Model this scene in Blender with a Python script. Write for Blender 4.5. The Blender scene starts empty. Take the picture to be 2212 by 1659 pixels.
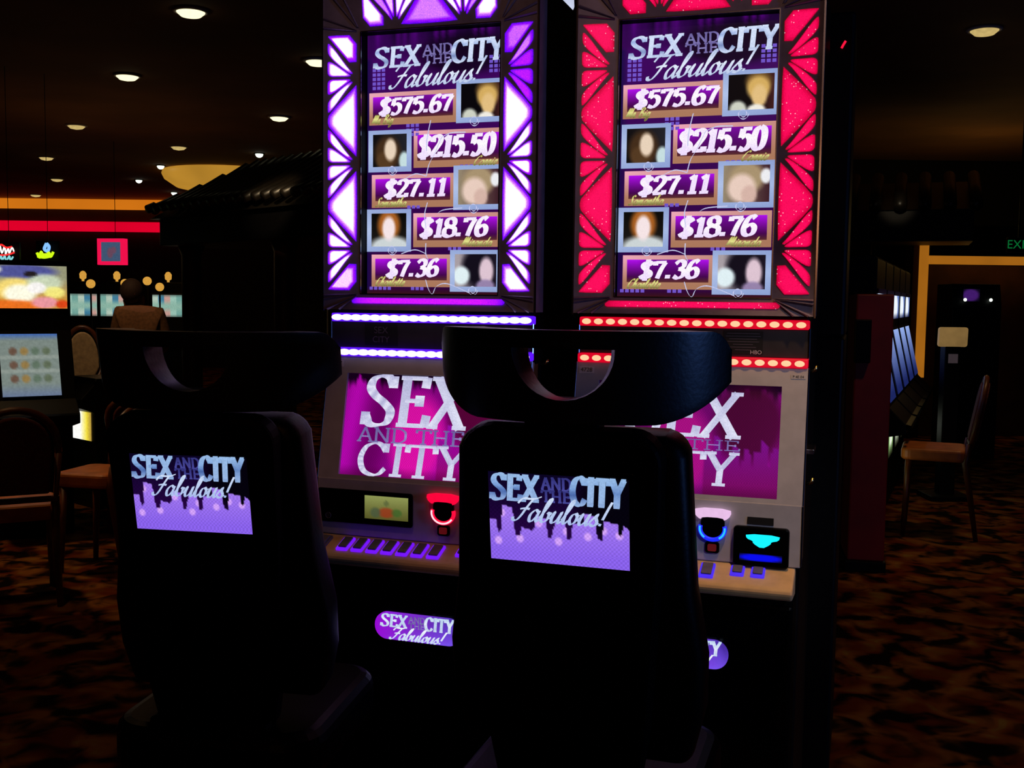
import bpy, math, random
from mathutils import Matrix, Vector

random.seed(7)
SC = bpy.context.scene
COL = SC.collection
PI = math.pi
R = math.radians

# ---------------------------------------------------------------- camera, world, lights, exposure
EYE = 1.5
FPX = 2300.0
PITCH, ROLL = R(4.489), R(0.715)
_cp, _sp, _cr, _sr = math.cos(PITCH), math.sin(PITCH), math.cos(ROLL), math.sin(ROLL)
_F = Vector((0, _cp, -_sp)); _U0 = Vector((0, _sp, _cp)); _R0 = Vector((1, 0, 0))
_RX = _R0 * _cr + _U0 * _sr
_UP = _U0 * _cr - _R0 * _sr
cam_data = bpy.data.cameras.new('camera')
cam_data.sensor_fit = 'HORIZONTAL'; cam_data.sensor_width = 36.0
cam_data.lens = FPX / 2212.0 * 36.0
cam_data.clip_start = 0.05; cam_data.clip_end = 200
cam = bpy.data.objects.new('camera', cam_data); COL.objects.link(cam)
m = Matrix.Identity(4)
for i in range(3):
    m[i][0] = _RX[i]; m[i][1] = _UP[i]; m[i][2] = -_F[i]
m[2][3] = EYE
cam.matrix_world = m
SC.camera = cam

world = bpy.data.worlds.new('dark_room'); SC.world = world
world.use_nodes = True
world.node_tree.nodes['Background'].inputs[0].default_value = (0.0, 0.0, 0.0, 1)
world.node_tree.nodes['Background'].inputs[1].default_value = 0.0

SC.view_settings.view_transform = 'Standard'
SC.view_settings.look = 'None'
SC.view_settings.exposure = 0.0
SC.view_settings.gamma = 1.0
SC.view_settings.use_curve_mapping = False


def lamp(name, kind, loc, energy, color, size=0.1, target=None, spot=None, blend=0.6, size_y=None):
    d = bpy.data.lights.new(name, kind); d.energy = energy; d.color = color
    if kind == 'AREA':
        d.size = size
        if size_y: d.shape = 'RECTANGLE'; d.size_y = size_y
    else:
        d.shadow_soft_size = size
    if kind == 'SPOT':
        d.spot_size = R(spot or 60); d.spot_blend = blend
    o = bpy.data.objects.new(name, d); COL.objects.link(o); o.location = loc
    if target is not None:
        o.rotation_euler = (Vector(target) - Vector(loc)).to_track_quat('-Z', 'Y').to_euler()
    return o


WARM = (1.0, 0.66, 0.32)
# recessed downlights over the decks and aisles, with added spots among them
lamp('added_spot_violet_front', 'SPOT', (-1.05, -.9, 3.4), 16, (1.0, .30, .05), .09, (-.36, 2.8, 1.05), 13, .5)  # unseen spot added behind the viewer to warm the left bezel
lamp('added_spot_red_front', 'SPOT', (1.55, -1.0, 3.4), 118, (.82, .90, 1.0), .09, (.72, 2.7, 1.10), 11, .45)  # unseen cool spot, added behind the viewer to grey the right bezel
lamp('added_spot_upper_fronts', 'SPOT', (-.1, -1.3, 3.4), 64, (1.0, .60, .42), .09, (.08, 2.8, 2.08), 21, .5)  # added from behind the viewer to lift the sunburst frames
lamp('downlight_deck_left', 'SPOT', (-.62, 2.15, 3.4), 20, (1.0, .46, .11), .06, (-.30, 2.76, .82), 20, .4)
lamp('downlight_deck_right', 'SPOT', (.75, 1.75, 3.4), 125, (1.0, .52, .16), .06, (.55, 2.58, .82), 20, .4)
lamp('downlight_aisle_right', 'SPOT', (3.0, 4.0, 3.4), 46, (1.0, .60, .24), .1, (2.4, 3.7, 0), 80)
lamp('downlight_aisle_left', 'SPOT', (-2.4, 4.2, 3.4), 22, (1.0, .58, .24), .1, (-2.2, 4.0, 0), 85)
lamp('downlight_far_left', 'SPOT', (-3.4, 6.0, 3.4), 90, (1.0, .62, .26), .1, (-2.7, 6.2, .3), 60)
lamp('downlight_far_right', 'SPOT', (3.4, 6.6, 3.4), 42, (1.0, .60, .24), .1, (3.0, 7.0, 0.4), 60)
lamp('added_spot_end_panel', 'SPOT', (2.3, 4.4, 3.4), 26, (1.0, .62, .34), .08, (2.02, 5.9, .75), 26)  # added spot that makes the red end panel show
lamp('added_spot_cream_chair', 'SPOT', (-3.1, 7.2, 3.4), 70, (1.0, .74, .46), .08, (-3.53, 8.8, 1.0), 20)  # added spot, brightens the cream chair back
lamp('added_spot_person', 'SPOT', (-3.6, 8.4, 3.3), 60, (1.0, .66, .36), .1, (-3.5, 10.0, 1.3), 50)  # local spot added to bring the person out of the dark
lamp('room_glow_left', 'POINT', (-4.5, 12, 1.9), 7, (1.0, .58, .24), .4)
lamp('room_glow_right', 'POINT', (5.5, 12.5, 2.4), 8, (1.0, .66, .20), .4)
lamp('ceiling_glow', 'POINT', (-1.0, -2.5, 2.2), 10, (1.0, .40, .16), .4)
# unseen blue area light, added at the right for the headrest reflections
lamp('added_blue_light', 'AREA', (3.0, .62, 1.42), 14.0, (.14, .32, 1.0), .22, (.35, 1.75, 1.40), size_y=.9)


def proj(p):
    d = Vector(p) - Vector((0, 0, EYE))
    k = d.dot(_F)
    return 1106 + FPX * d.dot(_RX) / k, 829.5 - FPX * d.dot(_UP) / k


def at(px, py, y):
    """The point of the place seen at photograph pixel px, py, y metres in front of the viewer."""
    d = _F + _RX * ((px - 1106) / FPX) - _UP * ((py - 829.5) / FPX)
    k = y / d.y
    return Vector((0, 0, EYE)) + d * k


# ---------------------------------------------------------------- materials
def lin(c):
    def g(v):
        v = max(0.0, v) / 255.0
        return v / 12.92 if v <= 0.04045 else ((v + 0.055) / 1.055) ** 2.4
    return tuple(g(v) for v in c[:3])


def mat(name, rgb, rough=.5, metal=0.0, var=.25, scale=40.0, bump=0.0, spec=.5):
    mt = bpy.data.materials.new(name); mt.use_nodes = True
    nt = mt.node_tree; b = nt.nodes['Principled BSDF']
    tc = nt.nodes.new('ShaderNodeTexCoord'); nz = nt.nodes.new('ShaderNodeTexNoise')
    nz.inputs['Scale'].default_value = scale; nz.inputs['Detail'].default_value = 3
    nt.links.new(tc.outputs['Object'], nz.inputs['Vector'])
    rp = nt.nodes.new('ShaderNodeValToRGB')
    c = lin(rgb)
    rp.color_ramp.elements[0].color = tuple(v * (1 - var) for v in c) + (1,)
    rp.color_ramp.elements[1].color = tuple(min(1, v * (1 + var)) for v in c) + (1,)
    rp.color_ramp.elements[0].position = .3; rp.color_ramp.elements[1].position = .7
    nt.links.new(nz.outputs['Fac'], rp.inputs['Fac']); nt.links.new(rp.outputs['Color'], b.inputs['Base Color'])
    b.inputs['Roughness'].default_value = rough; b.inputs['Metallic'].default_value = metal
    b.inputs['Specular IOR Level'].default_value = spec
    if bump:
        bp = nt.nodes.new('ShaderNodeBump'); bp.inputs['Strength'].default_value = bump; bp.inputs['Distance'].default_value = .01
        nt.links.new(nz.outputs['Fac'], bp.inputs['Height']); nt.links.new(bp.outputs['Normal'], b.inputs['Normal'])
    return mt


def glow_attr(name, strength=1.0, noise=0.0, scale=300.0, speck=0.0, speck_scale=160.0, dots=0.0):
    """Self-lit surface (screen, backlit panel) whose picture is the mesh's colour attribute."""
    mt = bpy.data.materials.new(name); mt.use_nodes = True
    nt = mt.node_tree; b = nt.nodes['Principled BSDF']
    b.inputs['Base Color'].default_value = (.004, .004, .005, 1); b.inputs['Roughness'].default_value = .35
    b.inputs['Specular IOR Level'].default_value = .15
    at_ = nt.nodes.new('ShaderNodeAttribute'); at_.attribute_name = 'Col'
    out = at_.outputs['Color']
    tc = nt.nodes.new('ShaderNodeTexCoord')
    if noise:
        nz = nt.nodes.new('ShaderNodeTexNoise'); nz.inputs['Scale'].default_value = scale; nz.inputs['Detail'].default_value = 2
        nt.links.new(tc.outputs['Object'], nz.inputs['Vector'])
        mr = nt.nodes.new('ShaderNodeMapRange'); mr.inputs['From Min'].default_value = .3; mr.inputs['From Max'].default_value = .7
        mr.inputs['To Min'].default_value = 1 - noise; mr.inputs['To Max'].default_value = 1 + noise
        nt.links.new(nz.outputs['Fac'], mr.inputs['Value'])
        mx = nt.nodes.new('ShaderNodeVectorMath'); mx.operation = 'SCALE'
        nt.links.new(out, mx.inputs[0]); nt.links.new(mr.outputs['Result'], mx.inputs['Scale'])
        out = mx.outputs[0]
    if speck:
        vo = nt.nodes.new('ShaderNodeTexVoronoi'); vo.inputs['Scale'].default_value = speck_scale
        nt.links.new(tc.outputs['Object'], vo.inputs['Vector'])
        lt = nt.nodes.new('ShaderNodeMapRange'); lt.inputs['From Min'].default_value = .30; lt.inputs['From Max'].default_value = .12
        nt.links.new(vo.outputs['Distance'], lt.inputs['Value'])
        sp = nt.nodes.new('ShaderNodeSeparateColor'); nt.links.new(vo.outputs['Color'], sp.inputs[0])
        th = nt.nodes.new('ShaderNodeMath'); th.operation = 'GREATER_THAN'; th.inputs[1].default_value = 1 - speck
        nt.links.new(sp.outputs[0], th.inputs[0])
        mu = nt.nodes.new('ShaderNodeMath'); mu.operation = 'MULTIPLY'
        nt.links.new(lt.outputs[0], mu.inputs[0]); nt.links.new(th.outputs[0], mu.inputs[1])
        mi = nt.nodes.new('ShaderNodeMix'); mi.data_type = 'RGBA'
        nt.links.new(mu.outputs[0], mi.inputs['Factor']); nt.links.new(out, mi.inputs['A']); mi.inputs['B'].default_value = (1, .75, .85, 1)
        out = mi.outputs['Result']
    if dots:
        wv = nt.nodes.new('ShaderNodeTexChecker'); wv.inputs['Scale'].default_value = dots
        nt.links.new(tc.outputs['Object'], wv.inputs['Vector'])
        mr = nt.nodes.new('ShaderNodeMapRange'); mr.inputs['To Min'].default_value = .86; mr.inputs['To Max'].default_value = 1.08
        nt.links.new(wv.outputs['Fac'], mr.inputs['Value'])
        mx = nt.nodes.new('ShaderNodeVectorMath'); mx.operation = 'SCALE'
        nt.links.new(out, mx.inputs[0]); nt.links.new(mr.outputs['Result'], mx.inputs['Scale'])
        out = mx.outputs[0]
    nt.links.new(out, b.inputs['Emission Color']); b.inputs['Emission Strength'].default_value = strength
    return mt


def glow(name, rgb, strength=1.0, var=.12, scale=60.0):
    """Self-lit surface of one colour with a slight unevenness."""
    mt = bpy.data.materials.new(name); mt.use_nodes = True
    nt = mt.node_tree; b = nt.nodes['Principled BSDF']
    c = lin(rgb)
    b.inputs['Base Color'].default_value = (.01, .01, .01, 1); b.inputs['Roughness'].default_value = .5
    tc = nt.nodes.new('ShaderNodeTexCoord'); nz = nt.nodes.new('ShaderNodeTexNoise'); nz.inputs['Scale'].default_value = scale
    nt.links.new(tc.outputs['Object'], nz.inputs['Vector'])
    rp = nt.nodes.new('ShaderNodeValToRGB')
    rp.color_ramp.elements[0].color = tuple(v * (1 - var) for v in c) + (1,)
    rp.color_ramp.elements[1].color = tuple(v * (1 + var) for v in c) + (1,)
    nt.links.new(nz.outputs['Fac'], rp.inputs['Fac']); nt.links.new(rp.outputs['Color'], b.inputs['Emission Color'])
    b.inputs['Emission Strength'].default_value = strength
    return mt


M = {
    'cabinet': mat('cabinet_black', (10, 9, 11), .5, spec=.15),
    'bezel': mat('bezel_silver_paint', (176, 172, 176), .5, .0, .08, 25, spec=.15),
    'deckpaint': mat('deck_bronze_paint', (205, 172, 128), .45, .0, .1, 30, spec=.3),
    'frame': mat('frame_gunmetal', (128, 112, 132), .45, .15, .15, 30),
    'chrome': mat('chrome_edge', (205, 200, 215), .18, 1.0, .05),
    'brass': mat('brass_lock', (230, 190, 120), .2, 1.0, .05),
    'gloss': mat('gloss_black', (4, 4, 5), .25, 0, .2, spec=.15),
    'leather': mat('black_leather', (2, 2, 2), .42, 0, .2, 120, .06, spec=.16),
    'vinyl': mat('black_vinyl', (9, 8, 10), .36, 0, .2, 120, .04, spec=.42),
    'shell': mat('black_shell', (3, 3, 3), .55, 0, .2, 60, spec=.06),
    'plate': mat('dark_plate', (44, 40, 44), .55, 0, .15, 30),
    'decal': mat('decal_black', (10, 9, 11), .6, 0, .2),
    'print': mat('decal_print', (88, 80, 92), .6, 0, .1),
    'label': mat('label_white', (200, 196, 200), .6, 0, .05),
    'ink': mat('label_ink', (20, 18, 20), .7, 0, .1),
    'keycap': mat('keycap_grey', (96, 90, 104), .4, 0, .15, 50),
    'wood': mat('dark_wood', (92, 44, 18), .4, 0, .3, 18),
    'maroon': mat('maroon_upholstery', (84, 18, 14), .8, 0, .3, 50),
    'tanseat': mat('tan_leather_seat', (180, 98, 40), .45, 0, .25, 12),
    'cream': mat('cream_upholstery', (196, 158, 112), .8, 0, .2, 30),
    'ceiling': mat('ceiling_plaster', (118, 78, 40), .9, 0, .3, .8),
    'wallm': mat('wall_dark', (40, 22, 14), .9, 0, .3, 2.0),
    'tile': mat('glazed_roof_tile', (26, 22, 18), .38, 0, .3, 8),
    'column': mat('pavilion_column', (52, 16, 8), .5, 0, .3, 6),
    'red': mat('red_lacquer_panel', (120, 6, 8), .6, 0, .2, 5),
    'skin': mat('skin', (150, 96, 66), .7, 0, .1), 'hair': mat('brown_hair', (52, 30, 18), .8, 0, .3, 80),
    'cloth': mat('brown_jacket', (120, 80, 48), .9, 0, .3, 40), 'trousers': mat('dark_trousers', (22, 20, 22), .9),
    'screen': glow_attr('screen_picture', 1.0, .05, 500),
    'lcd': glow_attr('panel_lcd_picture', 1.0, .03, 500, dots=260),
    'mainscreen': glow_attr('main_screen_picture', 1.0, .06, 400, dots=300),
    'text': glow_attr('screen_lettering', 1.0, .12, 300),
    'violetpanel': glow_attr('violet_glitter_panel', 1.25, .30, 420),
    'redpanel': glow_attr('red_glitter_panel', 1.0, .18, 420, speck=.16, speck_scale=190),
    'bg_glass': glow_attr('backlit_glass', 1.0, .1, 60),
}

# carpet
ct = bpy.data.materials.new('patterned_carpet'); ct.use_nodes = True
nt = ct.node_tree; b = nt.nodes['Principled BSDF']; b.inputs['Roughness'].default_value = .95; b.inputs['Specular IOR Level'].default_value = .05
tc = nt.nodes.new('ShaderNodeTexCoord')
n1 = nt.nodes.new('ShaderNodeTexNoise'); n1.inputs['Scale'].default_value = 6.5; n1.inputs['Detail'].default_value = 2.5; n1.inputs['Distortion'].default_value = .6
n2 = nt.nodes.new('ShaderNodeTexNoise'); n2.inputs['Scale'].default_value = 5; n2.inputs['Detail'].default_value = 1
r1 = nt.nodes.new('ShaderNodeValToRGB'); r1.color_ramp.interpolation = 'EASE'
e = r1.color_ramp.elements
e[0].position = .38; e[0].color = (.006, .002, .001, 1)
e[1].position = .60; e[1].color = (.21, .072, .014, 1)
x = e.new(.70); x.color = (.22, .125, .025, 1)
r2 = nt.nodes.new('ShaderNodeValToRGB')
r2.color_ramp.elements[0].position = .42; r2.color_ramp.elements[0].color = (.55, .26, .16, 1)
r2.color_ramp.elements[1].position = .58; r2.color_ramp.elements[1].color = (1, 1, 1, 1)
mx = nt.nodes.new('ShaderNodeMix'); mx.data_type = 'RGBA'; mx.blend_type = 'MULTIPLY'; mx.inputs['Factor'].default_value = 1
nt.links.new(tc.outputs['Object'], n1.inputs['Vector']); nt.links.new(tc.outputs['Object'], n2.inputs['Vector'])
nt.links.new(n1.outputs['Fac'], r1.inputs['Fac']); nt.links.new(n2.outputs['Fac'], r2.inputs['Fac'])
nt.links.new(r1.outputs['Color'], mx.inputs['A']); nt.links.new(r2.outputs['Color'], mx.inputs['B'])
nt.links.new(mx.outputs['Result'], b.inputs['Base Color'])
M['carpet'] = ct


# ---------------------------------------------------------------- mesh helpers
class Pl:
    """A local plane: point(u, v, w) with w towards the viewer's side."""
    def __init__(s, O, U, V, W): s.O, s.U, s.V, s.W = Vector(O), Vector(U).normalized(), Vector(V).normalized(), Vector(W).normalized()
    def __call__(s, u, v, w=0): return s.O + s.U * u + s.V * v + s.W * w


def front(x=0, y=0, z=0): return Pl((x, y, z), (1, 0, 0), (0, 0, 1), (0, -1, 0))


class MB:
    def __init__(s): s.v, s.f, s.c = [], [], []

    def add(s, vs, fs, cs=None):
        k = len(s.v)
        s.v += [tuple(p) for p in vs]; s.f += [tuple(i + k for i in q) for q in fs]
        if cs is None: cs = [(0, 0, 0)] * len(vs)
        elif len(cs) == 3 and not hasattr(cs[0], '__len__'): cs = [tuple(cs)] * len(vs)
        s.c += [tuple(c) for c in cs]
        return s

    def box(s, x0, x1, y0, y1, z0, z1, col=None):
        vs = [(x, y, z) for z in (z0, z1) for y in (y0, y1) for x in (x0, x1)]
        return s.add(vs, [(0, 2, 3, 1), (4, 5, 7, 6), (0, 1, 5, 4), (2, 6, 7, 3), (0, 4, 6, 2), (1, 3, 7, 5)], col)

    def pbox(s, P, u0, u1, v0, v1, w0, w1, col=None):
        vs = [P(u, v, w) for w in (w0, w1) for v in (v0, v1) for u in (u0, u1)]
        return s.add(vs, [(0, 2, 3, 1), (4, 5, 7, 6), (0, 1, 5, 4), (2, 6, 7, 3), (0, 4, 6, 2), (1, 3, 7, 5)], col)

    def prism(s, poly, fn, a, b, col=None):
        n = len(poly)
        vs = [fn(p, a) for p in poly] + [fn(p, b) for p in poly]
        fs = [tuple(range(n))[::-1], tuple(range(n, 2 * n))] + [(i, (i + 1) % n, n + (i + 1) % n, n + i) for i in range(n)]
        return s.add(vs, fs, col)

    def tube(s, pts, r, n=8, cap=True, col=None):
        pts = [Vector(p) for p in pts]; rs = r if hasattr(r, '__len__') else [r] * len(pts)
        vs, fs = [], []
        for i, p in enumerate(pts):
            t = (pts[min(i + 1, len(pts) - 1)] - pts[max(i - 1, 0)]).normalized()
            a = t.orthogonal().normalized() if i == 0 else (s_a - t * s_a.dot(t)).normalized()
            s_a = a; bb = t.cross(a)
            for k in range(n):
                an = 2 * PI * k / n
                vs.append(p + (a * math.cos(an) + bb * math.sin(an)) * rs[i])
        for i in range(len(pts) - 1):
            for k in range(n):
                fs.append((i * n + k, i * n + (k + 1) % n, (i + 1) * n + (k + 1) % n, (i + 1) * n + k))
        if cap:
            fs.append(tuple(range(n))[::-1]); fs.append(tuple(range((len(pts) - 1) * n, len(pts) * n)))
        return s.add(vs, fs, col)

    def lathe(s, prof, c=(0, 0, 0), n=24, axis='z', col=None):
        vs, fs = [], []
        for r_, h in prof:
            for k in range(n):
                a = 2 * PI * k / n
                q = (r_ * math.cos(a), r_ * math.sin(a), h)
                if axis == 'y': q = (q[0], q[2], q[1])
                vs.append((q[0] + c[0], q[1] + c[1], q[2] + c[2]))
        for i in range(len(prof) - 1):
            for k in range(n):
                fs.append((i * n + k, i * n + (k + 1) % n, (i + 1) * n + (k + 1) % n, (i + 1) * n + k))
        fs.append(tuple(range(n))[::-1]); fs.append(tuple(range((len(prof) - 1) * n, len(prof) * n)))
        return s.add(vs, fs, col)

    def ball(s, c, r, n=14, m_=8, col=None):
        rr = r if hasattr(r, '__len__') else (r, r, r)
        vs, fs = [], []
        for i in range(m_ + 1):
            t = PI * i / m_
            for k in range(n):
                a = 2 * PI * k / n
                vs.append((c[0] + rr[0] * math.sin(t) * math.cos(a), c[1] + rr[1] * math.sin(t) * math.sin(a), c[2] + rr[2] * math.cos(t)))
        for i in range(m_):
            for k in range(n):
                fs.append((i * n + k, (i + 1) * n + k, (i + 1) * n + (k + 1) % n, i * n + (k + 1) % n))
        return s.add(vs, fs, col)

    def grid(s, P, u0, u1, v0, v1, nu, nv, fn, w=0.0):
        """Flat picture: fn(s, t) -> sRGB colour, s from left to right, t from top to bottom."""
        vs, cs, fs = [], [], []
        for j in range(nv + 1):
            for i in range(nu + 1):
                a, t = i / nu, j / nv
                vs.append(P(u0 + (u1 - u0) * a, v1 + (v0 - v1) * t, w)); cs.append(lin(fn(a, t)))
        for j in range(nv):
            for i in range(nu):
                q = j * (nu + 1) + i
                fs.append((q, q + nu + 1, q + nu + 2, q + 1))
        return s.add(vs, fs, cs)

    def rings(s, P, poly, levels, w=0.0):
        """Flat patch lit from behind: levels = [(scale towards the middle, linear colour), ...] from edge to middle."""
        n = len(poly); cx = sum(p[0] for p in poly) / n; cy = sum(p[1] for p in poly) / n
        vs, cs, fs = [], [], []
        for k, c in levels:
            for p in poly:
                vs.append(P(cx + (p[0] - cx) * k, cy + (p[1] - cy) * k, w)); cs.append(c)
        for i in range(len(levels) - 1):
            for k in range(n):
                fs.append((i * n + k, i * n + (k + 1) % n, (i + 1) * n + (k + 1) % n, (i + 1) * n + k))
        fs.append(tuple(range((len(levels) - 1) * n, len(levels) * n)))
        return s.add(vs, fs, cs)

    def build(s, name, material, parent=None, bevel=0.0, smooth=False, seg=2):
        me = bpy.data.meshes.new(name); me.from_pydata(s.v, [], s.f); me.update()
        if any(any(c) for c in s.c):
            ca = me.color_attributes.new('Col', 'FLOAT_COLOR', 'POINT')
            buf = []
            for c in s.c: buf += [c[0], c[1], c[2], 1.0]
            ca.data.foreach_set('color', buf)
        me.materials.append(material)
        if smooth: me.polygons.foreach_set('use_smooth', [True] * len(me.polygons))
        o = bpy.data.objects.new(name, me); COL.objects.link(o)
        if parent is not None: o.parent = parent
        if bevel:
            bv = o.modifiers.new('bevel', 'BEVEL'); bv.width = bevel; bv.segments = seg; bv.limit_method = 'ANGLE'; bv.angle_limit = R(35)
        return o


def rrect(u0, u1, v0, v1, r, n=5):
    out = []
    for cx, cy, a0 in ((u1 - r, v1 - r, 0), (u0 + r, v1 - r, 90), (u0 + r, v0 + r, 180), (u1 - r, v0 + r, 270)):
        for k in range(n + 1):
            a = R(a0 + 90 * k / n); out.append((cx + r * math.cos(a), cy + r * math.sin(a)))
    return out


def chaikin(poly, it=2):
    for _ in range(it):
        q = []
        for i in range(len(poly)):
            a, b_ = poly[i], poly[(i + 1) % len(poly)]
            q += [(.75 * a[0] + .25 * b_[0], .75 * a[1] + .25 * b_[1]), (.25 * a[0] + .75 * b_[0], .25 * a[1] + .75 * b_[1])]
        poly = q
    return poly


def thing(name, label, cat, loc=(0, 0, 0), rz=0.0, group=None):
    o = bpy.data.objects.new(name, None); COL.objects.link(o)
    o.location = loc; o.rotation_euler = (0, 0, rz); o.empty_display_size = .1
    o['label'] = label; o['category'] = cat
    if group: o['group'] = group
    return o


def tag(o, label, cat, group=None, kind=None):
    o['label'] = label; o['category'] = cat
    if group: o['group'] = group
    if kind: o['kind'] = kind
    return o


def struct(o, label=None):
    o['kind'] = 'structure'
    if label: o['label'] = label
    return o


# ---------------------------------------------------------------- lettering drawn with a broad pen
def crom(pts, n=7):
    if len(pts) < 3: return pts
    out = []
    P = [pts[0]] + list(pts) + [pts[-1]]
    for i in range(1, len(P) - 2):
        p0, p1, p2, p3 = P[i - 1], P[i], P[i + 1], P[i + 2]
        for k in range(n):
            t = k / n
            out.append(tuple(.5 * ((2 * p1[d]) + (-p0[d] + p2[d]) * t + (2 * p0[d] - 5 * p1[d] + 4 * p2[d] - p3[d]) * t * t + (-p0[d] + 3 * p1[d] - 3 * p2[d] + p3[d]) * t ** 3) for d in (0, 1)))
    out.append(tuple(pts[-1]))
    return out


def sf(x, y, w=.2): return ('l', [(x - w / 2, y), (x + w / 2, y)])


SERIF = {
    'S': (.72, [('c', [(.60, .80), (.50, .96), (.34, 1.0), (.16, .93), (.10, .76), (.22, .60), (.44, .45), (.60, .28), (.54, .07), (.34, .0), (.16, .03), (.05, .20)]), ('l', [(.60, 1.0), (.60, .76)]), ('l', [(.05, .0), (.05, .26)])]),
    'E': (.74, [('l', [(.18, 0), (.18, 1)]), ('l', [(.04, .975), (.62, .975)]), ('l', [(.18, .52), (.50, .52)]), ('l', [(.04, .025), (.66, .025)]), ('l', [(.62, 1), (.60, .78)]), ('l', [(.50, .63), (.50, .41)]), ('l', [(.66, 0), (.69, .24)])]),
    'X': (.82, [('l', [(.12, 1), (.70, 0)]), ('l', [(.68, 1), (.08, 0)]), sf(.14, .98, .3), sf(.68, .98, .24), sf(.10, .02, .24), sf(.68, .02, .3)]),
    'A': (.80, [('l', [(.08, 0), (.38, 1)]), ('l', [(.38, 1), (.70, 0)]), ('l', [(.2, .36), (.56, .36)]), sf(.10, .02, .22), sf(.68, .02, .26)]),
    'N': (.84, [('l', [(.14, 0), (.14, 1)]), ('l', [(.12, 1), (.70, 0)]), ('l', [(.70, 0), (.70, 1)]), sf(.14, .02, .24), sf(.12, .98, .22), sf(.70, .98, .24)]),
    'D': (.84, [('l', [(.18, 0), (.18, 1)]), ('c', [(.18, .98), (.46, .98), (.70, .78), (.74, .5), (.70, .22), (.46, .02), (.18, .02)]), sf(.14, .98, .2), sf(.14, .02, .2)]),
    'T': (.74, [('l', [(.37, 0), (.37, 1)]), ('l', [(.04, .97), (.70, .97)]), ('l', [(.04, 1), (.03, .76)]), ('l', [(.70, 1), (.71, .76)]), sf(.37, .02, .3)]),
    'H': (.88, [('l', [(.18, 0), (.18, 1)]), ('l', [(.70, 0), (.70, 1)]), ('l', [(.18, .51), (.70, .51)])] + [sf(x_, y_, .28) for x_ in (.18, .70) for y_ in (.02, .98)]),
    'C': (.80, [('c', [(.68, .76), (.56, .94), (.40, 1.0), (.18, .86), (.08, .5), (.18, .14), (.40, 0), (.58, .04), (.71, .22)]), ('l', [(.69, 1), (.69, .72)])]),
    'I': (.38, [('l', [(.19, 0), (.19, 1)]), sf(.19, .98, .30), sf(.19, .02, .30)]),
    'Y': (.78, [('l', [(.10, 1), (.38, .46)]), ('l', [(.68, 1), (.38, .46)]), ('l', [(.38, .5), (.38, 0)]), sf(.12, .98, .28), sf(.66, .98, .24), sf(.38, .02, .3)]),
    '0': (.64, [('c', [(.32, 1), (.14, .86), (.08, .5), (.14, .14), (.32, 0), (.50, .14), (.56, .5), (.50, .86), (.32, 1)])]),
    '1': (.56, [('l', [(.32, 0), (.32, 1)]), ('l', [(.10, .80), (.32, .97)]), sf(.32, .03, .42)]),
    '2': (.64, [('c', [(.10, .72), (.14, .92), (.32, 1), (.50, .9), (.50, .68), (.32, .38), (.08, .05)]), ('l', [(.07, .06), (.58, .06)]), ('l', [(.58, .0), (.58, .24)])]),
    '3': (.64, [('c', [(.08, .82), (.26, 1), (.48, .9), (.47, .66), (.26, .53)]), ('c', [(.26, .53), (.52, .42), (.52, .14), (.30, 0), (.08, .12)])]),
    '5': (.64, [('l', [(.14, .94), (.56, .94)]), ('l', [(.15, .95), (.12, .54)]), ('c', [(.12, .54), (.32, .64), (.52, .5), (.54, .22), (.34, 0), (.08, .08)])]),
    '6': (.64, [('c', [(.52, .88), (.38, 1), (.18, .82), (.08, .4), (.14, .1), (.32, 0), (.52, .12), (.54, .40), (.36, .56), (.14, .42)])]),
    '7': (.62, [('l', [(.08, .94), (.58, .94)]), ('c', [(.56, .94), (.40, .55), (.28, 0)]), ('l', [(.08, 1), (.08, .76)])]),
    '8': (.64, [('c', [(.32, .54), (.13, .66), (.14, .9), (.32, 1), (.50, .9), (.51, .66), (.32, .54)]), ('c', [(.32, .54), (.08, .42), (.08, .12), (.32, 0), (.56, .12), (.56, .42), (.32, .54)])]),
    '4': (.64, [('l', [(.42, 0), (.42, 1)]), ('l', [(.42, 1), (.06, .3)]), ('l', [(.06, .28), (.58, .28)])]),
    '$': (.64, [('c', [(.54, .78), (.46, .92), (.32, .96), (.15, .88), (.12, .72), (.30, .52), (.52, .34), (.52, .14), (.32, .04), (.16, .08), (.08, .22)]), ('l', [(.32, -.12), (.32, 1.12)])]),
    '.': (.36, [('l', [(.16, -.01), (.16, .20)])]),
    ' ': (.4, []),
}
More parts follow.
